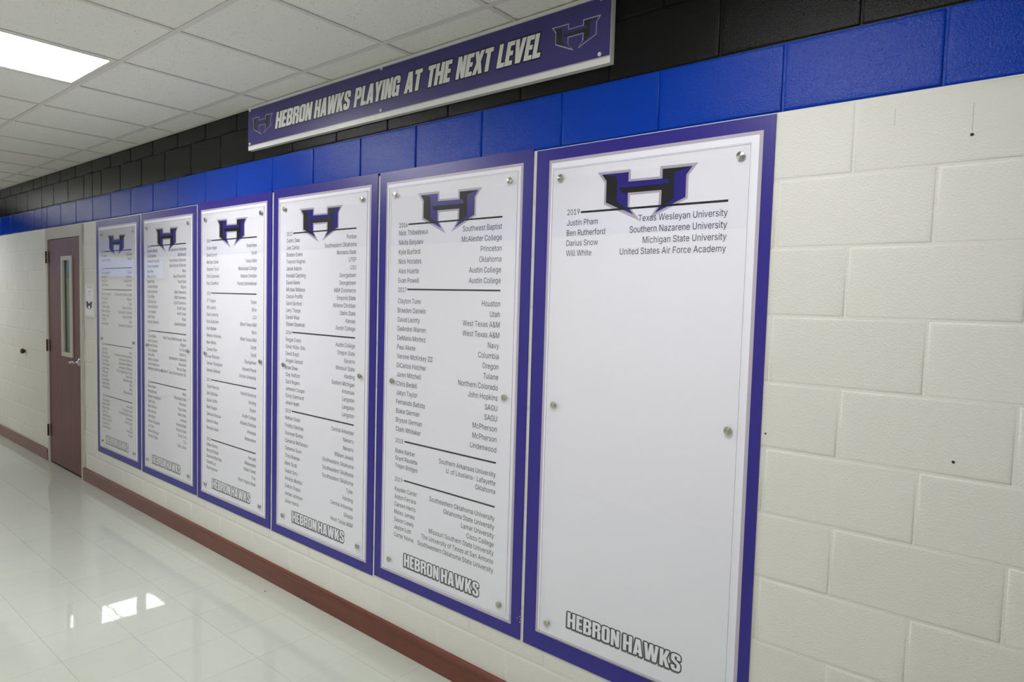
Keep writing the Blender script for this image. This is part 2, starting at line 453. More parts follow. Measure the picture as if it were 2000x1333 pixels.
for mI in range(-8, 21):
    x = CX-CS*mI
    if not (XL+0.02 < x < XR-0.02): continue
    for r in range(5):
        if r in (3,) and (mI in LIGHTX or mI-1 in LIGHTX): pass
        yl, yh = ylines[r+1]+0.012, ylines[r]-0.012
        w = round(yh-yl, 4)
        if w < 0.03: continue
        if w not in ctee:
            bm = bmesh.new(); add_box(bm, -0.012, 0.012, 0, w, -0.0003, 0.0027)
            me = bpy.data.meshes.new('cross_tee'); bm.to_mesh(me); bm.free(); me.materials.append(TEEM); ctee[w] = me
        link('cross_tee', ctee[w], ceil, (x, yl, H-0.0005))
structure(box('trim_1', XL, XR, -0.016, -0.0005, H-0.0018, H+0.0012, TEEM))

# recessed fluorescent troffers
LAB = {3: 'bright fluorescent ceiling light at upper left of the picture',
       -2: 'fluorescent ceiling light overhead, nearest the camera, above the frame',
       13: 'fluorescent ceiling light far down the hall, seen only as a floor reflection',
       }
for mI in LIGHTX:
    x1, x0 = CX-CS*mI-0.013, CX-CS*(mI+1)+0.013
    y1, y0 = ylines[2]-0.013, ylines[4]+0.013
    cx, cy = (x0+x1)/2, (y0+y1)/2
    t = empty('ceiling_light', (cx, cy, H), LAB[mI], 'ceiling light', 'fluorescent ceiling lights')
    hw, hl = (x1-x0)/2, (y1-y0)/2
    bm = bmesh.new()
    for (a, b, c, d) in ((-hw, hw, -hl, -hl+0.022), (-hw, hw, hl-0.022, hl), (-hw, -hw+0.022, -hl+0.022, hl-0.022), (hw-0.022, hw, -hl+0.022, hl-0.022)):
        add_box(bm, a, b, c, d, 0.0006, 0.012)
    mk('housing_frame', bm, TEEM, t)
    bm = bmesh.new(); add_box(bm, -hw+0.0225, hw-0.0225, -hl+0.0225, hl-0.0225, 0.0035, 0.008); mk('diffuser', bm, lamp_material(LAMP*LIGHTX[mI]), t)
    bm = bmesh.new(); add_box(bm, hw-0.07, hw-0.03, hl-0.024, hl-0.016, -0.002, 0.0006); mk('latch', bm, TEEM, t)

# ------------------------------------------------------------------ baseboards
def baseboard(name, x0, x1):
    prof = [(-0.0005, 0.001), (-0.017, 0.001), (-0.017, 0.088), (-0.0215, 0.092), (-0.0215, 0.103), (-0.017, 0.110), (-0.0005, 0.113)]
    bm = bmesh.new()
    a = [bm.verts.new((x0, y, z)) for y, z in prof]; b = [bm.verts.new((x1, y, z)) for y, z in prof]
    n = len(prof)
    for k in range(n): bm.faces.new((a[k], a[(k+1) % n], b[(k+1) % n], b[k]))
    bm.faces.new(a); bm.faces.new(list(reversed(b))); bmesh.ops.recalc_face_normals(bm, faces=bm.faces)
    return structure(mk(name, bm, BASEW))
baseboard('baseboard_right', DX1+0.001, XR)
baseboard('baseboard_right', XL, DX0-0.001)

# ------------------------------------------------------------------ the door
bm = bmesh.new()
fy = -0.012
for (a, b, c, d) in ((DX0, DX0+0.055, 0.0, DZ1), (DX1-0.052, DX1, 0.0, DZ1), (DX0+0.055, DX1-0.052, 2.163, DZ1)):
    add_box(bm, a, b, fy, 0.15, c, d)
# stops
add_box(bm, DX0+0.055, DX0+0.07, 0.045, 0.11, 0.0, 2.163); add_box(bm, DX1-0.067, DX1-0.052, 0.045, 0.11, 0.0, 2.163)
add_box(bm, DX0+0.07, DX1-0.067, 0.045, 0.11, 2.148, 2.163)
door = structure(mk('door_1', bm, FRAMEM))
lx0, lx1 = DX0+0.0585, DX1-0.0555
hx0, hx1, hz0, hz1 = -6.445, -6.232, 1.100, 1.970
bm = bmesh.new(); ring_bm(bm, lx0, lx1, 0.012, 2.159, hx0, hx1, hz0, hz1, -0.003, 0.042)
leaf = mk('door_leaf', bm, DOORW, door)
bm = bmesh.new(); ring_bm(bm, -6.478, -6.192, 1.072, 1.996, hx0+0.012, hx1-0.012, hz0+0.012, hz1-0.012, -0.014, -0.003)
ring_bm(bm, hx0+0.001, hx1-0.001, hz0+0.001, hz1-0.001, hx0+0.012, hx1-0.012, hz0+0.012, hz1-0.012, -0.003, 0.044)
lite = mk('window_frame', bm, FRAMEM, leaf)
box('glass', hx0+0.012, hx1-0.012, 0.003, 0.009, hz0+0.012, hz1-0.012, GLASS, leaf)
for z in (1.995, 1.145, 0.315):
    bm = bmesh.new()
    for k in range(5):
        zz = z-0.057+k*0.023
        n = 12; r = 0.0085
        v0 = [bm.verts.new((DX0+0.046+r*math.cos(2*math.pi*i/n), fy-0.007+r*math.sin(2*math.pi*i/n), zz+0.0006)) for i in range(n)]
        v1 = [bm.verts.new((v.co.x, v.co.y, zz+0.0222)) for v in v0]
        for i in range(n): bm.faces.new((v0[i], v0[(i+1) % n], v1[(i+1) % n], v1[i]))
        bm.faces.new(list(reversed(v0))); bm.faces.new(v1)
    add_box(bm, DX0+0.052, DX0+0.085, -0.0055, -0.0028, z-0.057, z+0.057)
    mk('hinge', bm, BRONZE, door)
# lever handle
hxp, hzp = -6.025, 1.045
bm = bmesh.new(); lathe(bm, [(0.034, 0.0031), (0.034, 0.009), (0.030, 0.014), (0.018, 0.019), (0.013, 0.022), (0.012, 0.05), (0.014, 0.056), (0.010, 0.064)], (hxp, 0, hzp), n=28)
hand = mk('lever_handle', bm, CHROME, leaf, smooth=True)
bm = bmesh.new()
pts = [(hxp+0.004, -0.052, hzp, 0.011), (hxp-0.02, -0.058, hzp-0.001, 0.0105), (hxp-0.06, -0.06, hzp-0.003, 0.009), (hxp-0.10, -0.058, hzp-0.006, 0.0085), (hxp-0.118, -0.048, hzp-0.007, 0.009)]
rings = []
for i, (x, y, z, r) in enumerate(pts):
    rings.append([bm.verts.new((x, y+r*0.7*math.cos(2*math.pi*k/12), z+r*math.sin(2*math.pi*k/12))) for k in range(12)])
for a, b in zip(rings, rings[1:]):
    for k in range(12): bm.faces.new((a[k], a[(k+1) % 12], b[(k+1) % 12], b[k]))
bm.faces.new(rings[0]); bm.faces.new(rings[-1]); bmesh.ops.recalc_face_normals(bm, faces=bm.faces)
mk('lever', bm, CHROME, hand, smooth=True)
bm = bmesh.new(); lathe(bm, [(0.008, 0.0635), (0.008, 0.066), (0.003, 0.067)], (hxp, 0, hzp), n=12); mk('keyhole_cylinder', bm, BRONZE, hand)
box('strike_plate', DX1-0.058, DX1-0.05, -0.0135, -0.0121, 1.03, 1.09, CHROME, door)
box('threshold', DX0+0.056, DX1-0.053, 0.0015, 0.2, -0.12, 0.003, GASKET, door)
# room beyond the door glass
bm = bmesh.new()
add_box(bm, -7.6, -5.2, 1.6, 1.65, -0.05, 2.6); add_box(bm, -7.65, -7.6, 0.2, 1.65, -0.05, 2.6); add_box(bm, -5.2, -5.15, 0.2, 1.65, -0.05, 2.6)
add_box(bm, -7.6, -5.2, 0.2, 1.6, -0.06, -0.01); add_box(bm, -7.6, -5.2, 0.2, 1.6, 2.6, 2.65)
structure(mk('wall_beyond_door', bm, DARKROOM))
t = empty('purple_reflection', (-6.405, 0.048, 2.02), 'added purple shapes behind the narrow door window, standing in for a reflection', 'reflection stand-in')
for k in range(14):  # purple reflection in the glass, built as a column of added patches
    z = -0.16-k*0.062
    bm = bmesh.new(); add_box(bm, -0.035, 0.035, 0.0, 0.004, z-0.027, z+0.027, 0.0015); mk('reflection_patch', bm, PURPLE, t)
bm = bmesh.new()
n = 24
for i in range(n):
    a0, a1 = math.pi*1.5*i/n-0.6, math.pi*1.5*(i+1)/n-0.6
    for r0, r1 in ((0.048, 0.054),):
        p = [(r0*math.cos(a0), -0.004, -0.085+r0*1.3*math.sin(a0)), (r1*math.cos(a0), -0.004, -0.085+r1*1.3*math.sin(a0)),
             (r1*math.cos(a1), -0.004, -0.085+r1*1.3*math.sin(a1)), (r0*math.cos(a1), -0.004, -0.085+r0*1.3*math.sin(a1))]
        q = [(x, 0.0, z) for x, y, z in p]
        vp = [bm.verts.new(v) for v in p]; vq = [bm.verts.new(v) for v in q]
        bm.faces.new(vp); bm.faces.new(list(reversed(vq)))
        for e in range(4): bm.faces.new((vp[e], vp[(e+1) % 4], vq[(e+1) % 4], vq[e]))
mk('reflection_arc', bm, PLASTIC, t)  # pale arc of the same reflection, added as a shape
t['label'] = 'added purple patches and pale arc behind the narrow door window, standing in for a reflection'

# ------------------------------------------------------------------ lettering helpers
def curve_mesh(polys, offset=0.0):
    cu = bpy.data.curves.new('tmp', 'CURVE'); cu.dimensions = '2D'; cu.fill_mode = 'BOTH'; cu.offset = offset; cu.resolution_u = 1
    for p in polys:
        sp = cu.splines.new('POLY'); sp.points.add(len(p)-1); sp.use_cyclic_u = True
        for k, (x, y) in enumerate(p): sp.points[k].co = (x, y, 0, 1)
    ob = bpy.data.objects.new('tmp', cu); me = bpy.data.meshes.new_from_object(ob)
    vs = [(v.co.x, v.co.y) for v in me.vertices]; fs = [tuple(p.vertices) for p in me.polygons]
    bpy.data.objects.remove(ob); bpy.data.curves.remove(cu); bpy.data.meshes.remove(me)
    return vs, fs
class Flat:
    """collects flat printed shapes lying in the plane y=const (facing -y)"""
    def __init__(s): s.v = []; s.f = []
    def add(s, vs, fs, y, fx=lambda a, b: (a, b)):
        n = len(s.v)
        for a, b in vs:
            x, z = fx(a, b); s.v.append((x, y, z))
        for f in fs: s.f.append(tuple(i+n for i in f))
    def rect(s, x0, x1, z0, z1, y): s.add([(x0, z0), (x1, z0), (x1, z1), (x0, z1)], [(0, 1, 2, 3)], y)
    def build(s, name, mat, parent):
        me = bpy.data.meshes.new(name); me.from_pydata(s.v, [], s.f)
        bm = bmesh.new(); bm.from_mesh(me)
        for f in bm.faces:
            f.normal_update()
            if f.normal.y > 0: f.normal_flip()
        bm.to_mesh(me); bm.free()
        me.materials.append(mat); return link(name, me, parent)

# regular sans serif for names: outlines of each letter, advance width | contours, in thousandths of an em
GLYPHS = """A|480|16,0 201,509 276,509 463,0 395,0 287,302 264,372 232,478 245,478 213,371 191,302 85,0/110,142 110,199 370,199 370,142
B|456|60,0 60,509 241,509 289,504 329,491 359,469 381,442 394,410 398,374 395,344 387,320 356,286 315,267 315,262 339,257 363,245 385,227 402,203 414,173 418,136 413,100 400,67 377,39 344,18 301,4 247,0/125,57 245,57 296,63 330,80 349,105 355,137 352,161 342,184 327,203 306,218 279,228 248,231 125,231/125,285 238,285 288,296 308,309 323,326 333,348 336,372 330,403 313,429 283,446 240,452 125,452
C|510|267,-7 205,1 150,25 104,63 70,115 48,179 40,254 48,329 70,393 104,445 150,484 205,508 267,516 340,504 373,490 402,471 427,447 448,418 463,385 473,348 408,348 389,395 357,428 315,449 267,456 223,450 184,432 150,403 125,364 109,314 103,254 109,194 125,145 151,105 184,76 223,59 267,53 315,60 357,81 389,114 408,160 473,160 463,124 448,91 428,62 402,38 373,19 341,5 305,-4
D|502|219,0 96,0 96,57 215,57 272,63 318,81 354,110 379,149 394,198 399,255 394,312 379,361 354,399 320,428 275,446 221,452 93,452 93,509 225,509 294,501 353,478 399,441 433,391 455,329 462,255 455,181 433,119 398,68 351,31 291,8/125,509 125,0 60,0 60,509
E|419|60,0 60,509 372,509 372,452 125,452 125,286 355,286 355,229 125,229 125,57 375,57 375,0
F|410|60,0 60,509 369,509 369,452 125,452 125,278 346,278 346,221 125,221 125,0
G|520|269,-7 205,1 149,25 104,64 69,116 47,179 40,254 47,329 69,393 103,445 149,484 203,508 265,516 304,513 340,504 374,489 403,469 429,445 449,416 465,384 474,349 408,349 387,393 356,427 315,448 265,456 222,450 183,432 150,404 125,364 109,314 103,254 109,194 125,145 151,105 184,76 224,59 269,53 309,57 345,71 374,93 396,123 410,160 415,202 434,199 283,199 283,256 478,256 478,200 471,141 451,91 419,50 377,19 326,0
H|517|60,0 60,509 125,509 125,289 392,289 392,509 457,509 457,0 392,0 392,232 125,232 125,0
I|300|31,0 31,57 118,57 118,452 31,452 31,509 269,509 269,452 183,452 183,57 269,57 269,0
J|396|185,-7 124,3 75,33 44,81 33,145 33,173 98,173 98,145 104,104 122,74 149,56 185,50 220,56 248,74 266,104 272,145 272,509 336,509 336,145 326,81 294,33 246,3
K|467|104,145 104,216 139,261 174,303 212,344 364,509 448,509 231,276/60,0 60,509 125,509 125,334 124,225 125,193 125,0/372,0 188,259 228,309 449,0
L|393|60,0 60,509 125,509 125,57 361,57 361,0
M|628|60,0 60,509 152,509 277,187 287,159 299,123 311,84 322,49 307,49 318,83 330,121 342,158 352,187 476,509 568,509 568,0 504,0 504,291 504,327 505,369 506,413 507,457 513,457 498,409 482,363 467,322 456,291 342,0 286,0 170,291 159,321 145,361 129,408 112,457 119,457 120,416 121,372 122,328 122,291 122,0
N|523|60,0 60,509 136,509 343,183 363,151 388,107 414,55 405,54 401,108 399,157 399,195 399,509 463,509 463,0 387,0 202,290 177,331 148,381 108,452 119,454 122,384 124,328 125,291 125,0
O|533|267,-7 205,1 150,25 105,63 70,115 48,179 40,254 48,329 70,393 105,445 150,484 205,508 267,516 329,508 384,484 429,445 464,393 486,329 493,254 486,179 464,115 429,63 384,25 329,1/267,53 310,59 349,76 383,105 408,144 425,194 430,254 425,314 408,365 383,404 349,433 310,450 267,456 223,450 184,433 151,404 125,364 109,314 103,254 109,194 125,144 151,105 184,76 223,59
P|445|60,0 60,509 235,509 289,503 332,487 366,462 390,430 404,391 409,348 404,304 390,265 366,233 332,207 289,191 235,186 109,186 109,242 233,242 269,246 297,256 318,272 333,294 342,319 344,348 342,376 333,402 318,423 297,439 268,449 232,452 125,452 125,0
Q|533|245,159 313,159 369,85 384,65 468,-48 401,-48 346,27 331,46/267,-7 205,1 150,25 105,63 70,115 48,179 40,254 48,329 70,393 105,445 150,484 205,508 267,516 329,508 384,484 429,445 464,393 486,329 493,254 486,179 464,115 429,63 384,25 329,1/267,53 310,59 349,76 383,105 408,144 425,194 430,254 425,314 408,365 383,404 349,433 310,450 267,456 223,450 184,433 151,404 125,364 109,314 103,254 109,194 125,144 151,105 184,76 223,59
R|449|60,0 60,509 236,509 290,504 333,489 367,465 390,433 405,395 409,352 405,309 390,271 367,240 333,217 289,203 236,198 96,198 96,255 234,255 269,258 298,267 319,281 334,300 342,324 345,352 342,380 334,405 319,425 298,440 269,449 233,452 125,452 125,0/353,0 230,229 303,229 428,0
S|447|224,-9 172,-4 128,9 91,31 64,60 46,96 38,137 104,137 110,110 123,88 142,71 166,59 224,49 257,52 286,60 311,74 329,92 341,114 346,139 342,161 332,179 296,205 245,222 184,239 128,260 86,289 60,326 52,372 58,413 75,448 102,476 138,498 180,511 227,516 275,511 316,498 351,476 377,449 394,415 401,378 337,378 326,412 302,437 267,453 225,459 194,456 167,448 145,435 129,418 118,398 115,376 119,352 131,334 169,308 212,293 264,279 312,264 359,238 395,198 405,171 408,139 403,99 386,64 360,34 323,11 278,-4
T|449|32,452 32,509 417,509 417,452 257,452 257,0 193,0 193,452
U|517|259,-8 203,-2 154,15 114,43 85,80 66,124 60,173 60,509 124,509 124,178 128,144 141,113 160,87 187,68 220,56 259,52 298,56 331,68 357,87 377,113 389,144 393,178 393,509 457,509 457,173 451,124 433,80 403,43 363,15 315,-2
V|480|204,0 16,509 84,509 192,206 215,137 248,31 235,31 267,138 290,206 395,509 463,509 278,0
W|686|155,0 16,509 82,509 163,196 175,145 187,94 197,40 189,40 200,94 211,145 224,196 306,509 380,509 462,196 474,145 486,94 497,40 488,40 499,94 510,145 523,196 603,509 670,509 530,0 455,0 368,323 351,391 336,475 350,475 335,395 318,323 230,0
X|474|18,0 217,284 217,236 29,509 104,509 178,400 204,361 223,329 243,292 232,292 252,329 272,361 298,400 374,509 446,509 259,239 259,287 456,0 382,0 292,129 268,165 250,195 230,231 244,231 225,196 206,166 182,129 91,0
Y|472|203,0 203,208 16,509 91,509 192,344 222,292 250,230 224,230 251,293 280,344 381,509 455,509 268,208 268,0
Z|438|42,0 42,46 273,385 306,431 341,476 348,454 285,452 223,452 40,452 40,509 397,509 397,462 169,129 134,81 97,33 90,54 152,57 214,57 399,57 399,0
a|389|160,-9 126,-5 94,5 68,22 48,45 35,73 30,108 34,138 43,161 58,179 78,193 125,211 178,220 234,227 265,235 273,243 276,255 267,297 240,322 196,331 149,322 118,301 100,274 41,291 57,322 79,346 104,364 133,375 194,384 239,379 286,360 306,343 322,320 333,290 337,251 337,0 277,0 277,52 272,52 252,25 215,1/170,45 202,49 228,59 248,74 263,93 272,115 276,138 276,190 259,182 231,176 200,171 175,168 134,159 103,139 95,124 92,105 102,72 130,52
b|424|229,-8 198,-5 172,4 138,31 118,59 112,59 112,0 53,0 53,509 114,509 114,319 118,319 137,346 171,373 197,381 229,384 274,378 313,361 345,332 370,293 385,245 390,189 385,133 370,84 346,45 313,16 274,-2/220,47 253,51 279,66 301,88 316,117 325,151 328,189 325,227 316,261 301,290 280,311 253,325 220,330 188,325 161,312 140,291 125,263 116,229 113,189 116,150 125,115 140,86 162,65 188,51
c|396|207,-8 159,-2 117,16 82,46 56,85 40,133 34,187 40,243 56,291 82,330 117,360 159,378 207,384 260,377 305,356 340,322 362,277 303,262 290,289 270,311 242,325 207,330 173,325 145,310 124,287 108,258 99,224 96,187 99,151 108,117 124,89 145,66 173,51 207,46 243,52 271,66 292,89 304,117 363,102 341,56 306,21 261,-1
d|424|195,-8 151,-2 111,16 79,45 55,84 39,133 34,189 39,245 55,293 79,332 112,361 151,378 196,384 228,381 253,373 287,346 306,319 311,319 311,509 372,509 372,0 313,0 313,59 307,59 287,31 252,4 227,-5/205,47 236,51 263,65 284,86 299,115 309,150 312,189 309,229 300,263 284,291 263,312 237,325 205,330 172,325 145,311 124,290 108,261 99,227 96,189 99,151 109,117 124,88 145,66 172,51
e|404|212,-8 161,-2 117,16 82,46 56,85 40,132 34,187 39,242 55,290 81,329 115,359 157,378 205,384 266,374 294,361 319,341 341,315 357,282 368,242 371,194 371,169 75,169 75,221 338,221 310,202 307,237 298,269 283,294 263,314 237,326 205,330 173,326 146,313 125,294 109,270 99,241 96,211 96,178 100,139 110,106 128,80 151,61 179,50 212,46 254,53 285,73 306,105 365,91 353,63 335,39 311,19 283,4 249,-5
f|254|228,379 228,327 6,327 6,379/81,0 81,432 84,461 96,486 113,505 135,519 187,530 222,527 243,521 227,468 215,472 195,474 171,470 154,460 145,443 142,419 142,0
g|425|207,-151 168,-148 134,-140 82,-110 51,-69 101,-41 122,-66 154,-88 207,-97 249,-92 282,-75 304,-47 311,-6 311,68 306,68 287,41 252,16 227,8 195,5 152,10 113,27 80,53 55,90 39,136 34,191 39,246 55,293 80,332 112,361 152,378 196,384 228,382 253,373 288,346 308,319 313,319 313,379 372,379 372,-9 367,-54 350,-90 324,-117 291,-136 251,-147/205,59 237,63 264,75 285,95 300,121 309,154 312,193 309,231 300,264 285,291 264,312 237,325 205,330 172,325 145,312 124,290 109,262 99,229 96,193 99,155 109,123 124,96 145,76 172,63
h|410|114,227 114,0 53,0 53,509 114,509 114,287 102,287 124,332 152,362 187,379 227,384 264,380 295,369 321,349 341,321 353,285 357,240 357,0 296,0 296,235 290,275 273,304 246,323 210,329 184,326 161,317 141,303 126,283 117,257
i|167|53,0 53,379 114,379 114,0/84,443 67,446 54,455 44,468 41,483 44,499 54,512 67,521 84,524 100,521 114,512 123,499 126,483 123,468 114,455 100,446
j|167|53,379 114,379 114,-30 111,-63 102,-90 86,-113 65,-129 37,-139 4,-143 -10,-143 -10,-87 2,-87 25,-83 40,-72 50,-54 53,-29/83,443 67,446 53,455 44,468 41,483 44,499 53,512 67,521 83,524 100,521 114,512 123,499 126,483 123,468 114,455 100,446
k|381|110,137 110,212 121,212 284,379 360,379 184,199 177,199/53,0 53,509 114,509 114,0/294,0 148,186 191,229 372,0
l|189|139,-2 101,3 74,20 58,47 53,84 53,509 114,509 114,99 120,62 130,54 146,52 160,53 170,54 181,3 162,-1
m|610|53,0 53,379 112,379 112,295 108,295 118,323 132,346 172,376 219,386 257,380 287,361 309,331 321,295 312,295 322,321 337,343 381,375 437,386 468,383 497,372 522,354 541,328 553,296 557,255 557,0 496,0 496,254 490,289 473,313 447,326 419,330 395,328 374,320 345,290 335,247 335,0 274,0 274,260 269,288 253,311 229,326 199,330 158,320 140,307 126,289 117,266 114,238 114,0
n|410|114,227 114,0 53,0 53,379 112,379 112,287 102,287 124,332 152,362 187,379 227,384 264,380 295,369 321,349 341,321 353,285 357,240 357,0 296,0 296,235 290,275 273,304 246,323 210,329 184,326 161,317 141,303 126,283 117,257
o|415|207,-8 159,-2 117,16 82,46 56,85 40,133 34,187 40,243 56,291 82,330 117,360 159,378 207,384 256,378 299,360 333,330 359,291 376,243 381,187 376,133 359,85 333,46 299,16 256,-2/207,46 242,51 270,66 292,89 307,117 316,151 319,187 316,224 307,258 292,287 270,310 242,325 207,330 173,325 145,310 124,287 108,258 99,224 96,187 99,151 108,117 124,89 145,66 173,51
p|424|53,-143 53,379 112,379 112,319 118,319 137,346 171,373 197,381 229,384 274,378 313,361 345,332 370,293 385,245 390,189 385,133 370,84 346,45 313,16 274,-2 229,-8 198,-5 173,4 138,31 118,59 114,59 114,-143/220,47 253,51 279,66 301,88 316,117 325,151 328,189 325,227 316,261 301,290 280,311 253,325 220,330 188,325 161,312 140,291 125,263 116,229 113,189 116,150 125,115 140,86 162,65 188,51
q|424|372,-143 311,-143 311,59 306,59 287,31 252,4 227,-5 195,-8 151,-2 111,16 79,45 55,84 39,133 34,189 39,245 55,293 79,332 112,361 151,378 196,384 228,381 253,373 287,346 307,319 313,319 313,379 372,379/205,47 236,51 263,65 284,86 299,115 309,150 312,189 309,229 300,263 284,291 263,312 237,325 205,330 172,325 145,311 124,290 108,261 99,227 96,189 99,151 109,117 124,88 145,66 172,51
r|259|53,0 53,379 112,379 112,321 130,347 152,367 181,380 213,385 229,384 243,384 243,322 230,324 207,326 182,323 159,315 140,301 126,284 117,262 114,237 114,0
s|365|182,-8 145,-5 112,3 84,18 62,38 45,63 36,94 94,107 105,79 124,60 150,49 181,45 217,50 244,62 262,81 268,103 265,121 254,136 237,147 212,155 149,170 104,186 72,208 53,237 47,274 51,305 65,332 87,354 115,370 149,381 187,384 223,381 254,372 279,358 299,339 324,290 268,277 258,298 243,316 219,328 187,333 156,329 131,317 114,299 109,277 112,258 124,243 172,223 229,209 275,194 306,171 325,142 331,107 326,75 312,47 290,24 260,6 223,-5
t|227|204,379 204,327 6,327 6,379/65,471 126,471 126,98 128,76 136,61 150,53 170,50 185,51 202,54 213,2 192,-3 168,-4 125,2 92,21 72,52 65,93
u|410|182,-5 146,-1 115,11 89,31 69,59 57,95 53,139 53,379 114,379 114,144 119,105 137,75 164,56 200,50 226,53 249,62 268,77 283,97 293,122 296,153 296,379 357,379 357,0 298,0 298,92 307,92 286,47 257,17 222,0
v|389|163,0 17,379 84,379 165,155 187,87 206,21 184,21 203,87 224,155 305,379 371,379 226,0
w|567|138,0 23,379 87,379 133,214 154,137 175,41 165,41 186,135 206,214 252,379 316,379 362,214 382,136 402,41 391,41 413,135 434,214 480,379 545,379 429,0 368,0 319,172 305,225 291,280 277,338 291,338 277,280 263,225 248,172 199,0
x|379|21,0 171,218 171,171 29,379 100,379 147,306 179,253 207,206 175,206 202,253 233,306 282,379 352,379 209,169 209,214 358,0 287,0 231,85 200,136 173,182 205,182 178,136 148,85 91,0
y|389|47,-139 61,-86 71,-87 104,-89 130,-74 151,-36 163,-1 17,379 84,379 165,155 187,87 206,21 184,21 202,87 224,155 305,379 371,379 204,-58 177,-107 139,-136 91,-145 65,-143
z|380|42,0 42,46 254,320 48,323 48,379 333,379 333,331 126,60 126,56 339,56 339,0
0|453|227,-7 174,1 130,24 95,62 69,113 53,178 48,254 53,330 69,395 95,447 130,484 174,508 227,516 279,508 323,484 358,447 384,395 400,330 405,254 400,178 384,113 359,62 323,24 279,1/227,50 261,56 290,74 313,103 330,144 340,194 344,254 340,314 330,365 313,405 290,435 261,453 227,460 192,453 163,435 140,405 123,365 113,314 109,254 113,194 123,144 140,103 163,74 192,56
1|453|76,0 76,55 391,55 391,0/276,509 276,0 212,0 212,448 86,358 86,427 198,509
2|453|64,0 64,47 234,229 282,282 311,327 320,371 317,397 308,419 293,436 273,449 224,460 196,457 172,447 153,433 139,413 130,390 127,362 66,362 71,405 86,442 111,473 143,496 182,511 225,516 268,511 306,497 337,474 361,445 376,411 381,372 371,318 336,259 267,180 153,60 389,57 389,0
3|453|218,-7 173,-3 133,10 98,30 70,57 52,91 44,132 109,132 115,107 126,87 144,71 165,59 219,50 275,61 297,74 315,93 325,116 329,145 326,172 316,196 299,217 275,234 242,244 201,248 157,248 157,299 288,448 288,452 70,452 70,509 372,509 372,461 211,278 211,289 264,288 308,276 344,253 371,222 387,186 393,145 387,103 370,66 344,36 309,12 266,-2
4|453|40,105 40,158 247,509 311,509 109,166 413,163 413,105/282,0 282,121 282,146 282,318 343,318 343,0
5|453|221,-7 178,-2 140,11 108,32 83,60 66,93 60,130 122,130 127,108 138,89 173,60 221,50 250,53 276,64 298,82 314,104 324,131 328,162 324,193 314,221 297,244 275,262 248,273 218,277 167,268 128,246 67,253 96,509 366,509 366,452 151,452 134,301 178,325 229,334 263,330 294,321 321,306 345,285 364,260 379,231 388,199 391,163 385,117 369,76 343,41 309,15 268,-1
6|453|226,-7 182,-1 142,15 109,40 84,74 69,115 64,162 68,199 80,239 137,340 252,509 322,509 151,261 145,261 165,288 196,307 235,314 278,309 316,295 346,271 370,240 384,201 389,157 384,112 368,73 343,39 310,14 271,-2/226,48 254,52 279,63 299,79 314,101 324,128 327,157 324,187 314,213 299,235 279,251 254,262 226,265 198,262 174,252 153,235 138,214 128,188 125,158 128,128 138,102 153,79 174,63 198,52
7|453|97,0 323,448 323,452 62,452 62,509 391,509 391,449 165,0
8|453|226,-7 178,-2 136,11 101,33 74,62 57,96 52,135 55,166 65,195 81,220 101,241 125,256 153,265 119,282 93,308 76,342 70,380 75,417 90,450 114,477 146,498 184,511 226,516 269,511 306,498 337,477 361,450 377,417 382,380 376,342 359,308 333,282 300,267 327,256 351,241 372,220 387,195 397,166 401,135 395,96 378,62 352,33 317,11 275,-2/226,49 258,52 285,60 307,74 323,91 333,113 337,139 333,165 322,189 305,208 283,223 256,232 226,235 196,232 169,223 147,208 130,189 119,165 115,139 119,113 129,91 145,74 167,60 195,52/226,290 274,300 293,313 307,330 316,351 319,376 316,399 308,420 294,437 275,449 226,460 177,449 159,437 145,420 136,399 133,376 136,351 145,330 159,313 178,300
9|453|226,516 271,510 310,494 343,468 368,434 384,393 389,347 385,309 373,270 315,168 200,0 130,0 301,248 307,248 287,221 257,202 218,195 175,199 137,214 106,237 83,269 68,307 64,352 69,397 85,436 110,469 143,494 182,510/226,460 199,457 174,446 154,429 138,407 129,381 125,352 129,322 138,295 154,274 174,257 199,247 226,243 254,247 279,257 299,273 314,295 324,321 327,350 324,381 314,407 299,429 279,446 254,457
&|448|197,-7 150,-2 110,12 78,34 54,62 39,96 34,133 37,163 47,189 85,235 140,279 216,335 237,352 255,375 262,405 258,427 245,445 226,457 201,461 168,453 145,431 137,399 145,363 169,327 204,284 438,0 364,0 171,231 121,293 87,344 78,370 75,398 79,430 91,458 109,481 134,499 165,510 200,513 235,510 266,499 290,482 308,459 320,433 324,404 315,362 291,325 256,293 154,217 110,174 100,154 97,131 100,108 109,87 124,70 143,57 166,49 193,46 223,50 251,59 301,95 321,121 336,151 346,186 349,224 408,224 405,180 397,144 371,92 345,62 333,47 305,23 271,7 234,-3
SLASH|249|235,533 71,-76 14,-76 178,533
.|188|95,-4 78,-1 63,9 53,24 50,41 53,59 63,73 78,83 95,87 113,83 128,73 138,59 141,41 138,24 128,9 113,-1
-|453|337,244 337,188 114,188 114,244
 |188|"""
RAW = {}
for ln in GLYPHS.split('\n'):
    if not ln: continue
    c, w, ps = ln.split('|')
    c = '/' if c == 'SLASH' else c
    polys = [[tuple(int(q)/1000 for q in p.split(',')) for p in P.split()] for P in ps.split('/') if P]
    RAW[c] = (int(w)/1000, polys, None)
from mathutils.geometry import delaunay_2d_cdt
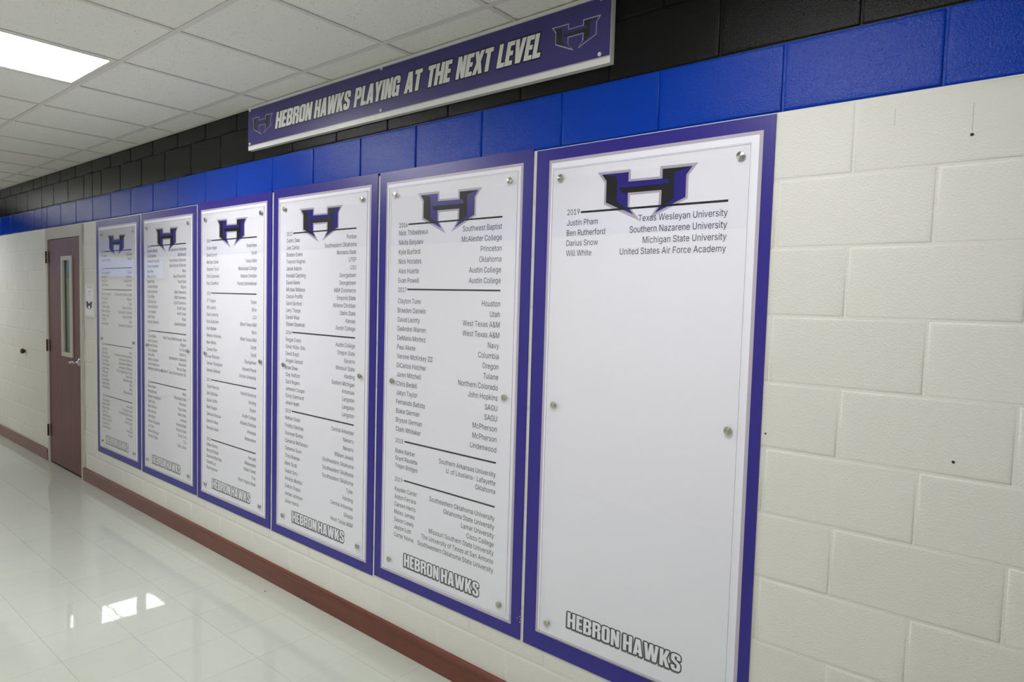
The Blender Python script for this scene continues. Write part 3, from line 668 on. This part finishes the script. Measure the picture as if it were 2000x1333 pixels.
def winding_fill(polys):
    """triangulate overlapping contours by the non-zero rule"""
    vs, es = [], []
    for p in polys:
        n = len(vs); vs += [Vector(q) for q in p]; es += [(n+i, n+(i+1) % len(p)) for i in range(len(p))]
    ov, oe, of, *_ = delaunay_2d_cdt(vs, es, [], 0, 1e-6)
    keep = []
    for f in of:
        cx = sum(ov[i][0] for i in f)/len(f); cy = sum(ov[i][1] for i in f)/len(f); wn = 0
        for p in polys:
            for (ax, ay), (bx, by) in zip(p, p[1:]+p[:1]):
                if (ay <= cy) != (by <= cy):
                    if ax+(cy-ay)*(bx-ax)/(by-ay) > cx: wn += 1 if by > ay else -1
        if wn: keep.append(tuple(f))
    return [(v[0], v[1]) for v in ov], keep
GL = {}
def dilate(polys, r):
    """contours plus a round brush of radius r along every edge"""
    def area(p): return sum(a[0]*b[1]-b[0]*a[1] for a, b in zip(p, p[1:]+p[:1]))/2
    out = []
    for i, p in enumerate(polys):
        ccw = area(p) > 0
        out.append(p if ccw == (i == 0) else p[::-1])
        for a, b in zip(p, p[1:]+p[:1]):
            dx, dy = b[0]-a[0], b[1]-a[1]; d = math.hypot(dx, dy)
            if d < 1e-9: continue
            nx, ny = -dy/d*r, dx/d*r
            out.append([(a[0]-nx, a[1]-ny), (b[0]-nx, b[1]-ny), (b[0]+nx, b[1]+ny), (a[0]+nx, a[1]+ny)])
            out.append([(a[0]+r*math.cos(math.pi*k/4+0.39), a[1]+r*math.sin(math.pi*k/4+0.39)) for k in range(8)])
    return out
def text_raw(s, res=2):
    if s in GL: return GL[s]
    V, Fc, x = [], [], 0.0
    for c in s:
        w, polys, msh = RAW[c]
        if msh is None and polys:
            msh = winding_fill(polys); RAW[c] = (w, polys, msh)
        if msh:
            n = len(V); V += [(x+a, b) for a, b in msh[0]]; Fc += [tuple(i+n for i in f) for f in msh[1]]
        x += w
    GL[s] = (V, Fc); return GL[s]
def extent(vs): return min(v[0] for v in vs), max(v[0] for v in vs), min(v[1] for v in vs), max(v[1] for v in vs)
e = extent(text_raw('H')[0]); CAPH = e[3]-e[2]
e = extent(text_raw('Southeastern Oklahoma')[0]); SAMPLEW = (e[1]-e[0])/CAPH
XS = (0.268/0.0212)/SAMPLEW      # horizontal squeeze so the sample string is 268 mm at 21.2 mm cap height
def put_text(fl, s, x, z, cap, y, right=False, res=2, xs=None):
    """z is the middle of the capitals"""
    vs, fs = text_raw(s, res)
    if not vs: return
    e = extent(vs); k = cap/CAPH; kx = k*(xs or XS)
    ox = x-e[1]*kx if right else x-e[0]*kx
    fl.add(vs, fs, y, lambda a, b: (ox+a*kx, z-cap/2+b*k))

# heavy condensed capitals
G = {
 'H': (.54, [[(0,0),(.2,0),(.2,.42),(.34,.42),(.34,0),(.54,0),(.54,1),(.34,1),(.34,.6),(.2,.6),(.2,1),(0,1)]]),
 'E': (.4, [[(0,0),(.4,0),(.4,.17),(.2,.17),(.2,.42),(.37,.42),(.37,.59),(.2,.59),(.2,.83),(.4,.83),(.4,1),(0,1)]]),
 'B': (.53, [[(0,0),(.36,0),(.47,.03),(.53,.13),(.53,.4),(.5,.48),(.42,.53),(.5,.58),(.53,.66),(.53,.87),(.47,.97),(.36,1),(0,1)],
             [(.2,.16),(.2,.44),(.3,.44),(.33,.4),(.33,.2),(.3,.16)], [(.2,.6),(.2,.84),(.3,.84),(.33,.8),(.33,.64),(.3,.6)]]),
 'R': (.53, [[(0,0),(.2,0),(.2,.45),(.29,.45),(.33,.41),(.33,0),(.53,0),(.53,.4),(.5,.49),(.43,.53),(.5,.58),(.53,.67),(.53,.87),(.47,.97),(.36,1),(0,1)],
             [(.2,.6),(.2,.84),(.3,.84),(.33,.8),(.33,.64),(.3,.6)]]),
 'O': (.52, [[(0,.14),(.05,.04),(.16,0),(.36,0),(.47,.04),(.52,.14),(.52,.86),(.47,.96),(.36,1),(.16,1),(.05,.96),(0,.86)],
             [(.2,.18),(.2,.82),(.23,.85),(.29,.85),(.32,.82),(.32,.18),(.29,.15),(.23,.15)]]),
 'N': (.52, [[(0,0),(.18,0),(.18,.5),(.33,0),(.52,0),(.52,1),(.34,1),(.34,.52),(.2,1),(0,1)]]),
 'A': (.56, [[(0,0),(.2,0),(.22,.17),(.34,.17),(.36,0),(.56,0),(.41,1),(.15,1)], [(.24,.33),(.28,.72),(.32,.33)]]),
 'W': (.84, [[(.12,0),(.36,0),(.42,.5),(.48,0),(.72,0),(.84,1),(.65,1),(.6,.4),(.52,1),(.33,1),(.24,.4),(.19,1),(0,1)]]),
 'K': (.56, [[(0,0),(.2,0),(.2,.4),(.34,0),(.56,0),(.37,.52),(.54,1),(.34,1),(.2,.6),(.2,1),(0,1)]]),
 'S': (.52, [[(0,.32),(0,.14),(.05,.04),(.16,0),(.36,0),(.47,.04),(.52,.14),(.52,.38),(.48,.47),(.22,.66),(.2,.72),(.2,.82),(.23,.85),(.29,.85),(.32,.82),(.32,.66),(.52,.66),(.52,.86),(.47,.96),(.36,1),(.16,1),(.05,.96),(0,.86),(0,.64),(.04,.55),(.3,.38),(.32,.34),(.32,.18),(.29,.15),(.23,.15),(.2,.18),(.2,.32)]]),
 'P': (.53, [[(0,0),(.2,0),(.2,.4),(.36,.4),(.47,.43),(.53,.53),(.53,.87),(.47,.97),(.36,1),(0,1)], [(.2,.56),(.2,.84),(.3,.84),(.33,.8),(.33,.6),(.3,.56)]]),
 'L': (.4, [[(0,0),(.4,0),(.4,.17),(.2,.17),(.2,1),(0,1)]]),
 'Y': (.54, [[(.17,0),(.37,0),(.37,.38),(.54,1),(.34,1),(.27,.62),(.2,1),(0,1),(.17,.38)]]),
 'I': (.2, [[(0,0),(.2,0),(.2,1),(0,1)]]),
 'G': (.53, [[(.05,.04),(.16,0),(.27,.01),(.35,.07),(.38,0),(.53,0),(.53,.52),(.28,.52),(.28,.37),(.33,.37),(.33,.2),(.3,.16),(.23,.16),(.2,.2),(.2,.8),(.23,.84),(.3,.84),(.33,.8),(.33,.64),(.53,.64),(.53,.86),(.47,.96),(.36,1),(.16,1),(.05,.96),(0,.86),(0,.14)]]),
 'T': (.46, [[(.13,0),(.33,0),(.33,.83),(.46,.83),(.46,1),(0,1),(0,.83),(.13,.83)]]),
 'X': (.56, [[(0,0),(.2,0),(.28,.3),(.36,0),(.56,0),(.4,.52),(.55,1),(.35,1),(.28,.74),(.21,1),(.01,1),(.16,.52)]]),
 'V': (.56, [[(.15,0),(.41,0),(.56,1),(.36,1),(.28,.35),(.2,1),(0,1)]]),
}
def word_layout(s, gap=0.07, space=0.24):
    x = 0; out = []
    for ch in s:
        if ch == ' ': x += space-gap; continue
        w, polys = G[ch]; out.append((x, polys)); x += w+gap
    return out, x-gap
def put_caps(fl, s, x0, x1, z0, z1, y, grow=0.0, slant=0.0, dx=0.0, dz=0.0, gap=0.07, space=0.24):
    lay, W_ = word_layout(s, gap, space); h = z1-z0; kx = (x1-x0-slant*h)/W_
    for gx, polys in lay:
        P = [[((gx+a)*kx, b*h) for a, b in p] for p in polys]
        if grow:   # outline: outer shape grown, counters dropped or shrunk by the curve offset
            vs, fs = winding_fill(dilate(P, grow))
        else: vs, fs = curve_mesh(P)
        fl.add(vs, fs, y, lambda a, b: (x0+dx+a+slant*b, z0+dz+b))

EM_OUT = [(0,.476),(.354,.472),(.355,.382),(.646,.378),(.646,.466),(1.0,.46),(.917,.362),(.917,.165),(.551,.012),(.641,.127),(.647,.238),(.355,.238),(.351,.138),(.466,0),(.081,.172),(.079,.374)]
EM_IN = [(.049,.452),(.332,.448),(.332,.362),(.671,.357),(.671,.44),(.948,.436),(.895,.367),(.895,.178),(.607,.060),(.668,.130),(.668,.258),(.331,.262),(.333,.138),(.396,.062),(.101,.190),(.1,.388)]
EM_BLK = [[(.049,.452),(.202,.423),(.214,.387),(.216,.19),(.306,.128),(.26,.118),(.101,.190),(.1,.388)],
          [(.236,.314),(.672,.311),(.668,.258),(.272,.262)],
          [(.671,.44),(.948,.436),(.785,.400),(.784,.174),(.686,.116),(.668,.130),(.668,.312),(.738,.312),(.72,.352),(.671,.357)]]
def shrink_emblem(k):
    return EM_IN
def emblem(parent, x0, x1, zb, y, fill, out_mat, ink=INK, blk=None, thin=False):
    w = x1-x0
    def st(polys, nm, mat, yy, par, off=0.0):
        fl = Flat()
        for p in polys:
            vs, fs = curve_mesh([[(a*w, b*w) for a, b in p]], off)
            fl.add(vs, fs, yy, lambda a, b: (x0+a, zb+b))
        return fl.build(nm, mat, par)
    e = st([EM_OUT], 'emblem', out_mat, y, parent)
    st([EM_IN], 'emblem_fill', fill, y-0.0001, e, (0.009*w if thin else 0.0))
    st(blk or EM_BLK, 'emblem_shading', ink, y-0.0002, e)
    return e

# ------------------------------------------------------------------ honor boards
ROWS = {}
ROWS[1] = [('2001', 2.0101, 1.977, 1.9409, [('Eric Deale','Nebraska'), ('Dewayne Longino','Auburn')]),
 ('2002', 1.8706, 1.8365, 1.7362, [('Ian Cunningham','Virginia'), ('Lane Baker','Oklahoma'), ('Daniel Frost','Southern/SFA'), ('Chad Phalen','Columbia')]),
 ('2003', 1.698, 1.6619, 1.4171, [('Maurice Valentine','Northwestern Oklahoma State'), ('Thomas Bell','Missouri'), ('Joe Bryant','Navy'), ('Charles Healey','Abilene Christian'), ('Brandon McCue','Southeastern Oklahoma'), ('Stephen Hines','Abilene Christian'), ('Tim Bell','Duke'), ('Jake Herman','Southeastern Oklahoma')]),
 ('2004', 1.2475, 1.2074, 0.8883, [('Adam Hart','Navy'), ('Hunter Rice','The Oklahoma Marine Academy'), ('Michael Elizaw','Southeastern Oklahoma'), ('Louis Pharris','Southeastern Oklahoma'), ('Jerod Temple','Southeastern Oklahoma'), ('Jason Parker','Trinity Valley/Missouri State'), ('Philip Lowe','Texas Tech'), ('Alec Cook','Oklahoma State'), ('Taylor Wilson','Blinn'), ('David Dorman','Blinn'), ('Michael Bangs','Oklahoma State')]),
 ('2005', 0.817, 0.7784, 0.5527, [('Tavis Leonard','Navy/SMU'), ('Demond Wolff','Washington State'), ('Brandon Clay','Howard/Oklahoma State'), ('Zach Friar','Midwestern'), ('Daniel Robertson','Snow College'), ('Demarcus McGill','Coco'), ('Steven Evans','Texas/Utah'), ('Daniel Robinson','Arizona')])]
ROWS[2] = [('2006', 2.0242, 1.9887, 1.4692, [('Deverity Woods','Southeastern Oklahoma'), ('Chris Gorman','McPherson'), ('Demerrye Houston','East Central Oklahoma'), ('Trevor Carpenter','East Central Oklahoma'), ('Alex Moe','Navy'), ('Marcus Curry','Navy/Texas State'), ('Bryan Heig','Texas State'), ('Cameron Burge','Kilgore'), ('Blake Autschon','A&M Commerce'), ('Chris Miller','A&M Commerce'), ('DeCorbie Lue','A & M Commerce'), ('Steven McBride','North Texas'), ('Trey Autpson','North Texas'), ('Mark Fisher','Texas'), ('Keegan Stephens','Ouachita Baptist')]),
 ('2007', 1.401, 1.3623, 1.1207, [('Turner Martin','West Texas A&M/Arkansas Tech'), ('David Crawford','Wagner'), ('Garrett Stresha','Air Force'), ('Cody Langston','McMurry'), ('Joe Lofton','Southeastern Oklahoma'), ('Shelton Johnson','Wisconsin'), ('Francis Robertson','Murray State'), ('Matthew Leatherwood','Stephen F. Austin/Southeastern Ok.')]),
 ('2008', 1.0197, 0.9872, 0.6136, [('Darius Odom','Navy'), ('Philip Mitchell','Mississippi State'), ('Robert Youngblood','Princeton'), ('Justin Ivey','Texas State'), ('Mark Williams','Idaho State'), ('Max Norman','Harvard'), ('Jake Sibley','Emporia State'), ('Stephen Douglass','Emporia State'), ('Joe Cory','Texas Tech'), ('Sherrie Mayorga','TCU'), ('Cameron Blake','Trinity Valley')])]
ROWS[3] = [('2009', 2.0292, 1.9824, 1.7549, [('Bryce Adger','Grandview'), ('David Lynch','Dordt'), ('Michael Colan','Texas State'), ('Stephen Tocci','Mississippi College'), ('Chris Summers','Abilene Christian'), ('Paul Crawford','Florida International')]),
 ('2010', 1.691, 1.6437, 1.1882, [('JT Teague','Drake'), ('Will Juarez','Blinn'), ('David Jenkins','LSU'), ('Kyle Autschon','Blinn/Texas A&M'), ('Kurt Walker','Blinn'), ('Weston Holloway','West Texas A&M'), ('Marc Menis','Dordt'), ('Conner Pitre','Dordt'), ('Javan Robinson','Georgetown'), ('Damian Thompson','Howard Payne'), ('Damien Delaney','Lincoln University')]),
 ('2011', 1.1261, 1.081, 0.807, [('Tavon Pearson','Hardin Simmons'), ('Seth McBride','Harding'), ('Kainer Griffin','Baylor'), ('Brett Vaughn','Austin College'), ('Cameron Briscoe','Abilene Christian'), ('Deatrich Wise','Arkansas'), ('Brandon Grant','Midwestern')]),
 ('2012', 0.7322, 0.6946, 0.54, [('Dallas Schroy','Harvard'), ('Neirsty Parties','Midwestern'), ('Desmond Morttam','Wake Forest'), ('Cantell Lux','Troy'), ('Paul Hamnne','West Virginia State')])]
ROWS[4] = [('2013', 2.0327, 1.993, 1.5289, [('Cedric Dale','Purdue'), ('Joel Carlos','Southeastern Oklahoma'), ('Braelen Evans','Montana State'), ('Treyvon Hughes','UTEP'), ('Jamal Adams','LSU'), ('Kendall Catching','Georgetown'), ('David Akere','Georgetown'), ('Michael Wallace','A&M Commerce'), ('Carson Proffitt','Emporia State'), ('Gavin Burford','Abilene Christian'), ('Larry Tharpe','Idaho State'), ('Daniel Wise','Kansas'), ('Shawn Slowinski','Austin College')]),
 ('2014', 1.4835, 1.4422, 1.0849, [('Reggie Evans','Austin College'), ('Omar Hicks-Onu','Oregon State'), ('David Brazil','Navarro'), ('Angelo Garbutt','Missouri State'), ('Brian Drew','Harding'), ('Clay Holford','Eastern Michigan'), ('Zach Rogers','Arkansas'), ('Jameson Cooper','Langston'), ('Corey Ederhardt','Langston'), ('Jelani Heath','Langston')]),
 ('2015', 1.0398, 0.9979, 0.5193, [('Nathan Grant','Central Arkansas'), ('Freddy Danches','Navarro'), ('Donovan Burton','Navarro'), ('Cameron McKasson','William Jewell'), ('Cameron Isom','Southeastern Oklahoma'), ('Chris Braman','Southeastern Oklahoma'), ('Mark Scott','Southeastern Oklahoma'), ('Isaiah Gary','Tyler'), ('Antonio Montez','Harding'), ('Colton Chapin','Central Arkansas'), ('Jordan Johnson','Shasta'), ('Julian Harris','West Texas A&M')])]
ROWS[5] = [('2016', 2.0302, 1.9924, 1.7726, [('Nick Thibedeaux','Southwest Baptist'), ('Nikita Belyaev','McAlester College'), ('Kyle Burford','Princeton'), ('Nick Horiates','Oklahoma'), ('Alex Huerta','Austin College'), ('Evan Powell','Austin College')]),
 ('2017', 1.731, 1.6767, 1.0717, [('Clayton Tune','Houston'), ('Braeden Daniels','Utah'), ('David Leonty','West Texas A&M'), ('DeAndre Warren','West Texas A&M'), ('DeMario Montez','Navy'), ('Paul Akere','Columbia'), ('Verone McKinley III','Oregon'), ('DiCarlos Hatcher','Tulane'), ('Jaren Mitchell','Northern Colorado'), ('Chris Bedell','John Hopkins'), ('Jatyn Taylor','SAGU'), ('Fernando Batista','SAGU'), ('Blake German','McPherson'), ('Bryson German','McPherson'), ('Clark Whitaker','Lindenwood')]),
 ('2018', 1.0172, 0.9673, 0.8956, [('Blake Barber','Southern Arkansas University'), ('Grant Paulette','U. of Lousiana- Lafayette'), ('Trejan Bridges','Oklahoma')]),
 ('2019', 0.8316, 0.7827, 0.5609, [('Kayden Carter','Southeastern Oklahoma University'), ('Anton Ferrara','Oklahoma State University'), ('Carson Harris','Lamar University'), ('Myles James','Cisco College'), ('Saxon Lewis','Missouri Southern State University'), ('Jaylon Lott','The University of Texas at San Antonio'), ('Carter Nome','Southwestern Oklahoma State University')])]
ROWS[6] = [('2019', 2.0232, 1.9868, 1.8741, [('Justin Pham','Texas Wesleyan University'), ('Ben Rutherford','Southern Nazarene University'), ('Darius Snow','Michigan State University'), ('Will White','United States Air Force Academy')])]
TXL = {1: -5.4791, 2: -4.5589, 3: -3.6267, 4: -2.6795, 5: -1.7232, 6: -0.7675}
TXS = {1: -5.4159, 2: -4.5017, 3: -3.5635, 4: -2.6153, 5: -1.6595, 6: -0.7068}
TXR = {1: -4.8519, 2: -3.9258, 3: -3.0006, 4: -2.0473, 5: -1.0886, 6: -0.1503}
EMB = {1: (-5.3406, -4.9663, 1.962), 2: (-4.4185, -4.0452, 1.9716), 3: (-3.4933, -3.1095, 1.9763), 4: (-2.5551, -2.1627, 1.9758), 5: (-1.5988, -1.2035, 1.978), 6: (-0.6391, -0.2555, 1.9776)}
WMK = {1: (-5.4098, -4.9352, 0.4126, 0.4839), 2: (-4.4907, -4.0111, 0.4096, 0.4774), 3: (-3.5505, -3.0608, 0.4091, 0.4784), 4: (-2.6058, -2.1136, 0.4076, 0.4759), 5: (-1.653, -1.1623, 0.4177, 0.4879), 6: (-0.7113, -0.2366, 0.4458, 0.515)}
# centres of the six standoffs: left x, right x, three heights
SCR = {1: (-5.4673, -4.8077, 2.1505, 1.2914, 0.4302), 2: (-4.5584, -3.8827, 2.1576, 1.2924, 0.4287), 3: (-3.6344, -2.9451, 2.1656, 1.2944, 0.4242), 4: (-2.6933, -1.9975, 2.1691, 1.2964, 0.4282), 5: (-1.7492, -1.0474, 2.1696, 1.2964, 0.4302), 6: (-0.798, -0.1143, 2.1566, 1.2969, 0.4368)}
LABELS = {
 1: 'purple-bordered honor board beside the wooden door, farthest of the six, lists 2001 to 2005',
 2: 'purple-bordered honor board listing 2006 to 2008, second from the door',
 3: 'purple-bordered honor board listing 2009 to 2012, third from the door',
 4: 'purple-bordered honor board listing 2013 to 2015, left of the 2016 board',
 5: 'purple-bordered honor board listing 2016 to 2019, next to the mostly blank one',
 6: 'large mostly blank purple-bordered honor board at right with four names under 2019'}
def screw_mesh():
    bm = bmesh.new()
    lathe(bm, [(0.0072, 0.0), (0.0072, 0.0092), (0.0130, 0.0094), (0.0130, 0.0116), (0.0124, 0.0122), (0.0062, 0.0130), (0.0008, 0.0138)], (0, 0, 0), n=28)
    me = bpy.data.meshes.new('standoff_screw'); bm.to_mesh(me); bm.free(); me.materials.append(SCREW); return me
SCM = screw_mesh()
for k in range(1, 7):
    x0, x1, z0, z1 = BOARDS[k-1]
    org = ((x0+x1)/2, 0.0, z0)
    t = empty('honor_board', org, LABELS[k], 'honor board', 'honor boards along the corridor wall')
    ox, oz = org[0], org[2]
    bk = box('backing_board', x0-ox, x1-ox, -0.005, -0.0003, 0, z1-z0, PURPLE, t)
    if k == 6: gx0, gx1, gz0, gz1 = -0.8583, -0.0495, 0.3815, 2.2279
    else: gx0, gx1, gz0, gz1 = x0+.05, x1-.048, z0+.05, z1-.05
    fl = Flat(); fl.rect(gx0-ox, gx1-ox, gz0-oz, gz1-oz, -0.0052); fl.build('grey_border', GREYP, bk)
    fl = Flat(); b_ = .0115; fl.rect(gx0+b_-ox, gx1-b_-ox, gz0+b_-oz, gz1-b_-oz, -0.0054); ps = fl.build('white_poster', WHITEP, t)
    ex0, ex1, ez = EMB[k]; emblem(ps, ex0-ox, ex1-ox, ez-oz, -0.00550, PURPLE, GREYP)
    res = 2 if k >= 4 else 1
    fl = Flat(); Y = -0.0058
    for yr, zy, za, zb, names in ROWS[k]:
        cap = 0.0212 if k != 5 else (0.0224 if yr in ('2016', '2017') else 0.0207)
        put_text(fl, yr, TXL[k]-ox, (zy-0.002 if k < 6 else zy+0.003)-oz, cap*0.95, Y, res=2)
        fl.rect(TXS[k]-ox, TXR[k]-ox, zy-0.0036-oz, zy+0.0036-oz, Y)
        for i, (a, b) in enumerate(names):
            zz = za+(zb-za)*i/max(1, len(names)-1)
            put_text(fl, a, TXL[k]-ox, zz-oz, cap, Y, res=res)
            put_text(fl, b, TXR[k]-ox, zz-oz, cap*(1.0 if k < 5 else 1.04), Y, right=True, res=res)
    fl.build('name_list', INK, ps)
    wx0, wx1, wz0, wz1 = WMK[k]; i_ = 0.0052
    a, b, c, d = wx0+i_-ox, wx1-i_-ox, wz0+i_-oz, wz1-i_-oz
    fl = Flat(); put_caps(fl, 'HEBRON HAWKS', a, b, c, d, -0.00550, grow=0.0042, dx=-0.0035, dz=-0.0045); wsh = fl.build('wordmark', SHADP, ps)
    fl = Flat(); put_caps(fl, 'HEBRON HAWKS', a, b, c, d, -0.00560, grow=0.0045); fl.build('wordmark_outline', DARKP, ps)
    fl = Flat(); put_caps(fl, 'HEBRON HAWKS', a, b, c, d, -0.00570); fl.build('wordmark_letters', WHITEP, ps)
    # clear acrylic cover on six turned standoffs
    ax0, ax1, az0, az1 = x0+.078, x1-.070, z0+.078, z1-.078
    if k == 6: ax0, az1 = x0+.085, 2.194
    bm = bmesh.new(); add_box(bm, ax0-ox, ax1-ox, -0.0130, -0.0095, az0-oz, az1-oz)
    me = bpy.data.meshes.new('acrylic_cover'); bm.to_mesh(me); bm.free()
    me.materials.append(ACRYL); me.materials.append(EDGEM)
    for p in me.polygons:
        if abs(p.normal.y) < 0.5: p.material_index = 1
    link('acrylic_cover', me, t)
    sx0, sx1, sa, sb, sc = SCR[k]
    for zz in (sa, sb, sc):
        for xx in (sx0, sx1):
            link('standoff_screw', SCM, t, (xx-ox, -0.0052, zz-oz))
    if k == 5:
        for px, pz in ((-.9395, .4135), (-.9525, .4020), (-.9385, .3905), (-.9355, .4035)):
            bm = bmesh.new(); q_ = random.uniform(0.7, 1.3); lathe(bm, [(0.0026*q_, 0.0051), (0.002*q_, 0.0056)], (px-ox, 0, pz-oz), n=6); mk('paint_chip', bm, PLASTIC, t)

# ------------------------------------------------------------------ the long banner
bx0, bx1, bz0, bz1 = -3.066, -.592, 2.534, 2.7835
t = empty('wall_banner', ((bx0+bx1)/2, 0, bz0), 'long purple sign under the ceiling reading Hebron Hawks playing at the next level', 'sign')
ox, oz = (bx0+bx1)/2, bz0
box('backing_panel', bx0-ox, bx1-ox, -0.026, -0.0003, 0, bz1-bz0, PLASTIC, t)
pf = box('purple_face', bx0+.0015-ox, bx1-.0015-ox, -0.0285, -0.0262, 2.561-oz, 2.766-oz, BANNERP, t)
fl = Flat(); fl.rect(bx0+.001-ox, bx1-.001-ox, 2.556-oz, 2.561-oz, -0.0266); fl.rect(bx0+.001-ox, bx1-.001-ox, 2.766-oz, 2.770-oz, -0.0266); fl.build('grey_keyline', GREYP, t)
fo, fi = Flat(), Flat()
for w_, a, b in (('HEBRON', -2.768, -2.402), ('HAWKS', -2.392, -2.073), ('PLAYING', -2.052, -1.702), ('AT', -1.680, -1.556), ('THE', -1.533, -1.371), ('NEXT', -1.351, -1.137), ('LEVEL', -1.121, -.886)):
    put_caps(fo, w_, a-ox, b-ox, 2.6185-oz, 2.7065-oz, -0.0289, grow=0.0075, slant=0.2, gap=0.06)
    put_caps(fi, w_, a-ox, b-ox, 2.6185-oz, 2.7065-oz, -0.0293, grow=0.0012, slant=0.2, gap=0.06)
fo.build('lettering_outline', NAVYP, pf); fi.build('lettering', PLASTIC, pf)
THIN = 1
emblem(pf, -3.018-ox, -2.795-ox, 2.608-oz, -0.0289, BANNERP, GREYP, DARKP, thin=True)
emblem(pf, -.848-ox, -.632-ox, 2.608-oz, -0.0289, BANNERP, GREYP, DARKP, thin=True)
for xx in (-3.040, -1.8415, -.633):
    for zz in (2.570, 2.7625):
        bm = bmesh.new(); lathe(bm, [(0.0075, 0.0), (0.0075, 0.003), (0.0055, 0.006), (0.002, 0.0072)], (0, 0, 0), n=16)
        mk('screw_cap', bm, PLASTIC, t, (xx-ox, -0.0286, zz-oz), smooth=True)

# ------------------------------------------------------------------ plaque by the door
px0, px1, pz0, pz1 = -5.866, -5.658, 1.455, 1.752
ox, oz = (px0+px1)/2, pz0
t = empty('room_plaque', (ox, 0, oz), 'small white plaque with a dark emblem between the door and first board', 'plaque')
hw = (px1-px0)/2; hh = pz1-pz0
bk = box('holder', -hw, hw, -0.006, -0.0003, 0, hh, PLASTIC, t, bev=0.001)
bm = bmesh.new(); add_box(bm, -hw, hw, -0.010, -0.0061, hh-.02, hh, 0.001); mk('top_rail', bm, PLASTIC, t)
bm = bmesh.new(); add_box(bm, -hw, hw, -0.010, -0.0061, 0.0, .02, 0.001); mk('bottom_rail', bm, PLASTIC, t)
fl = Flat(); fl.rect(-hw+.006, hw-.006, .022, hh-.022, -0.0064); ins = fl.build('card_insert', WHITEP, t)
emblem(ins, -.088, .070, .090-0.028, -0.0067, NAVYP, NAVYP)
for s_, zz, cp in (('COACHES OFFICE', .262, .010), ('Staff', .222, .011), ('Only', .198, .011)):
    fl = Flat(); vs, fs = text_raw(s_); e = extent(vs); k_ = cp/CAPH*0.95
    fl.add(vs, fs, -0.0067, lambda a, b: ((a-(e[0]+e[1])/2)*k_, zz-cp/2+b*k_))
    fl.build('card_text', DARKP, ins)

# ------------------------------------------------------------------ small things on the wall and floor
bm = bmesh.new(); lathe(bm, [(0.016, 0.0003), (0.016, 0.006), (0.024, 0.012), (0.029, 0.026), (0.024, 0.036), (0.010, 0.041)], (0, 0, 0), n=24)
tag(mk('door_stop', bm, BRONZE, None, (-7.685, 0, 1.033), smooth=True), 'round brown wall door stop on the white blocks left of the door', 'door stop')
def hole(x, z, r, mat, label):
    bm = bmesh.new(); lathe(bm, [(r, 0.0003), (r, 0.0014), (r*0.55, 0.0016), (r*0.45, 0.0006)], (0, 0, 0), n=12)
    return tag(mk('wall_plug', bm, mat, None, (x, 0, z)), label, 'wall plug')
hole(0.476, 2.142, 0.0042, ANCH, 'dark wall plug high on the white blocks at right, below the blue band')
hole(0.483, 1.300, 0.0038, ANCH, 'dark wall plug low on the white blocks at far right')
hole(-0.0005, 1.303, 0.0030, REDDOT, 'tiny red-brown plug touching the right edge of the nearest board')
fl = Flat(); fl.rect(0.4755, 0.4764, 2.15, 2.222, -0.0004); fl.rect(0.3, 0.3008, 2.19, 2.235, -0.0004)
o = fl.build('pencil_marks', PENCIL, wall)
for x, y, lb in ((-4.17, -1.02, 'small dark crumb on the pale floor near the left edge'), (-2.72, -0.10, 'small brown crumb on the floor near the baseboard')):
    bm = bmesh.new(); bmesh.ops.create_icosphere(bm, subdivisions=1, radius=0.0045)
    for v in bm.verts: v.co *= random.uniform(0.7, 1.2); v.co.z *= 0.5
    tag(mk('crumb', bm, ANCH, None, (x, y, 0.002)), lb, 'crumb')
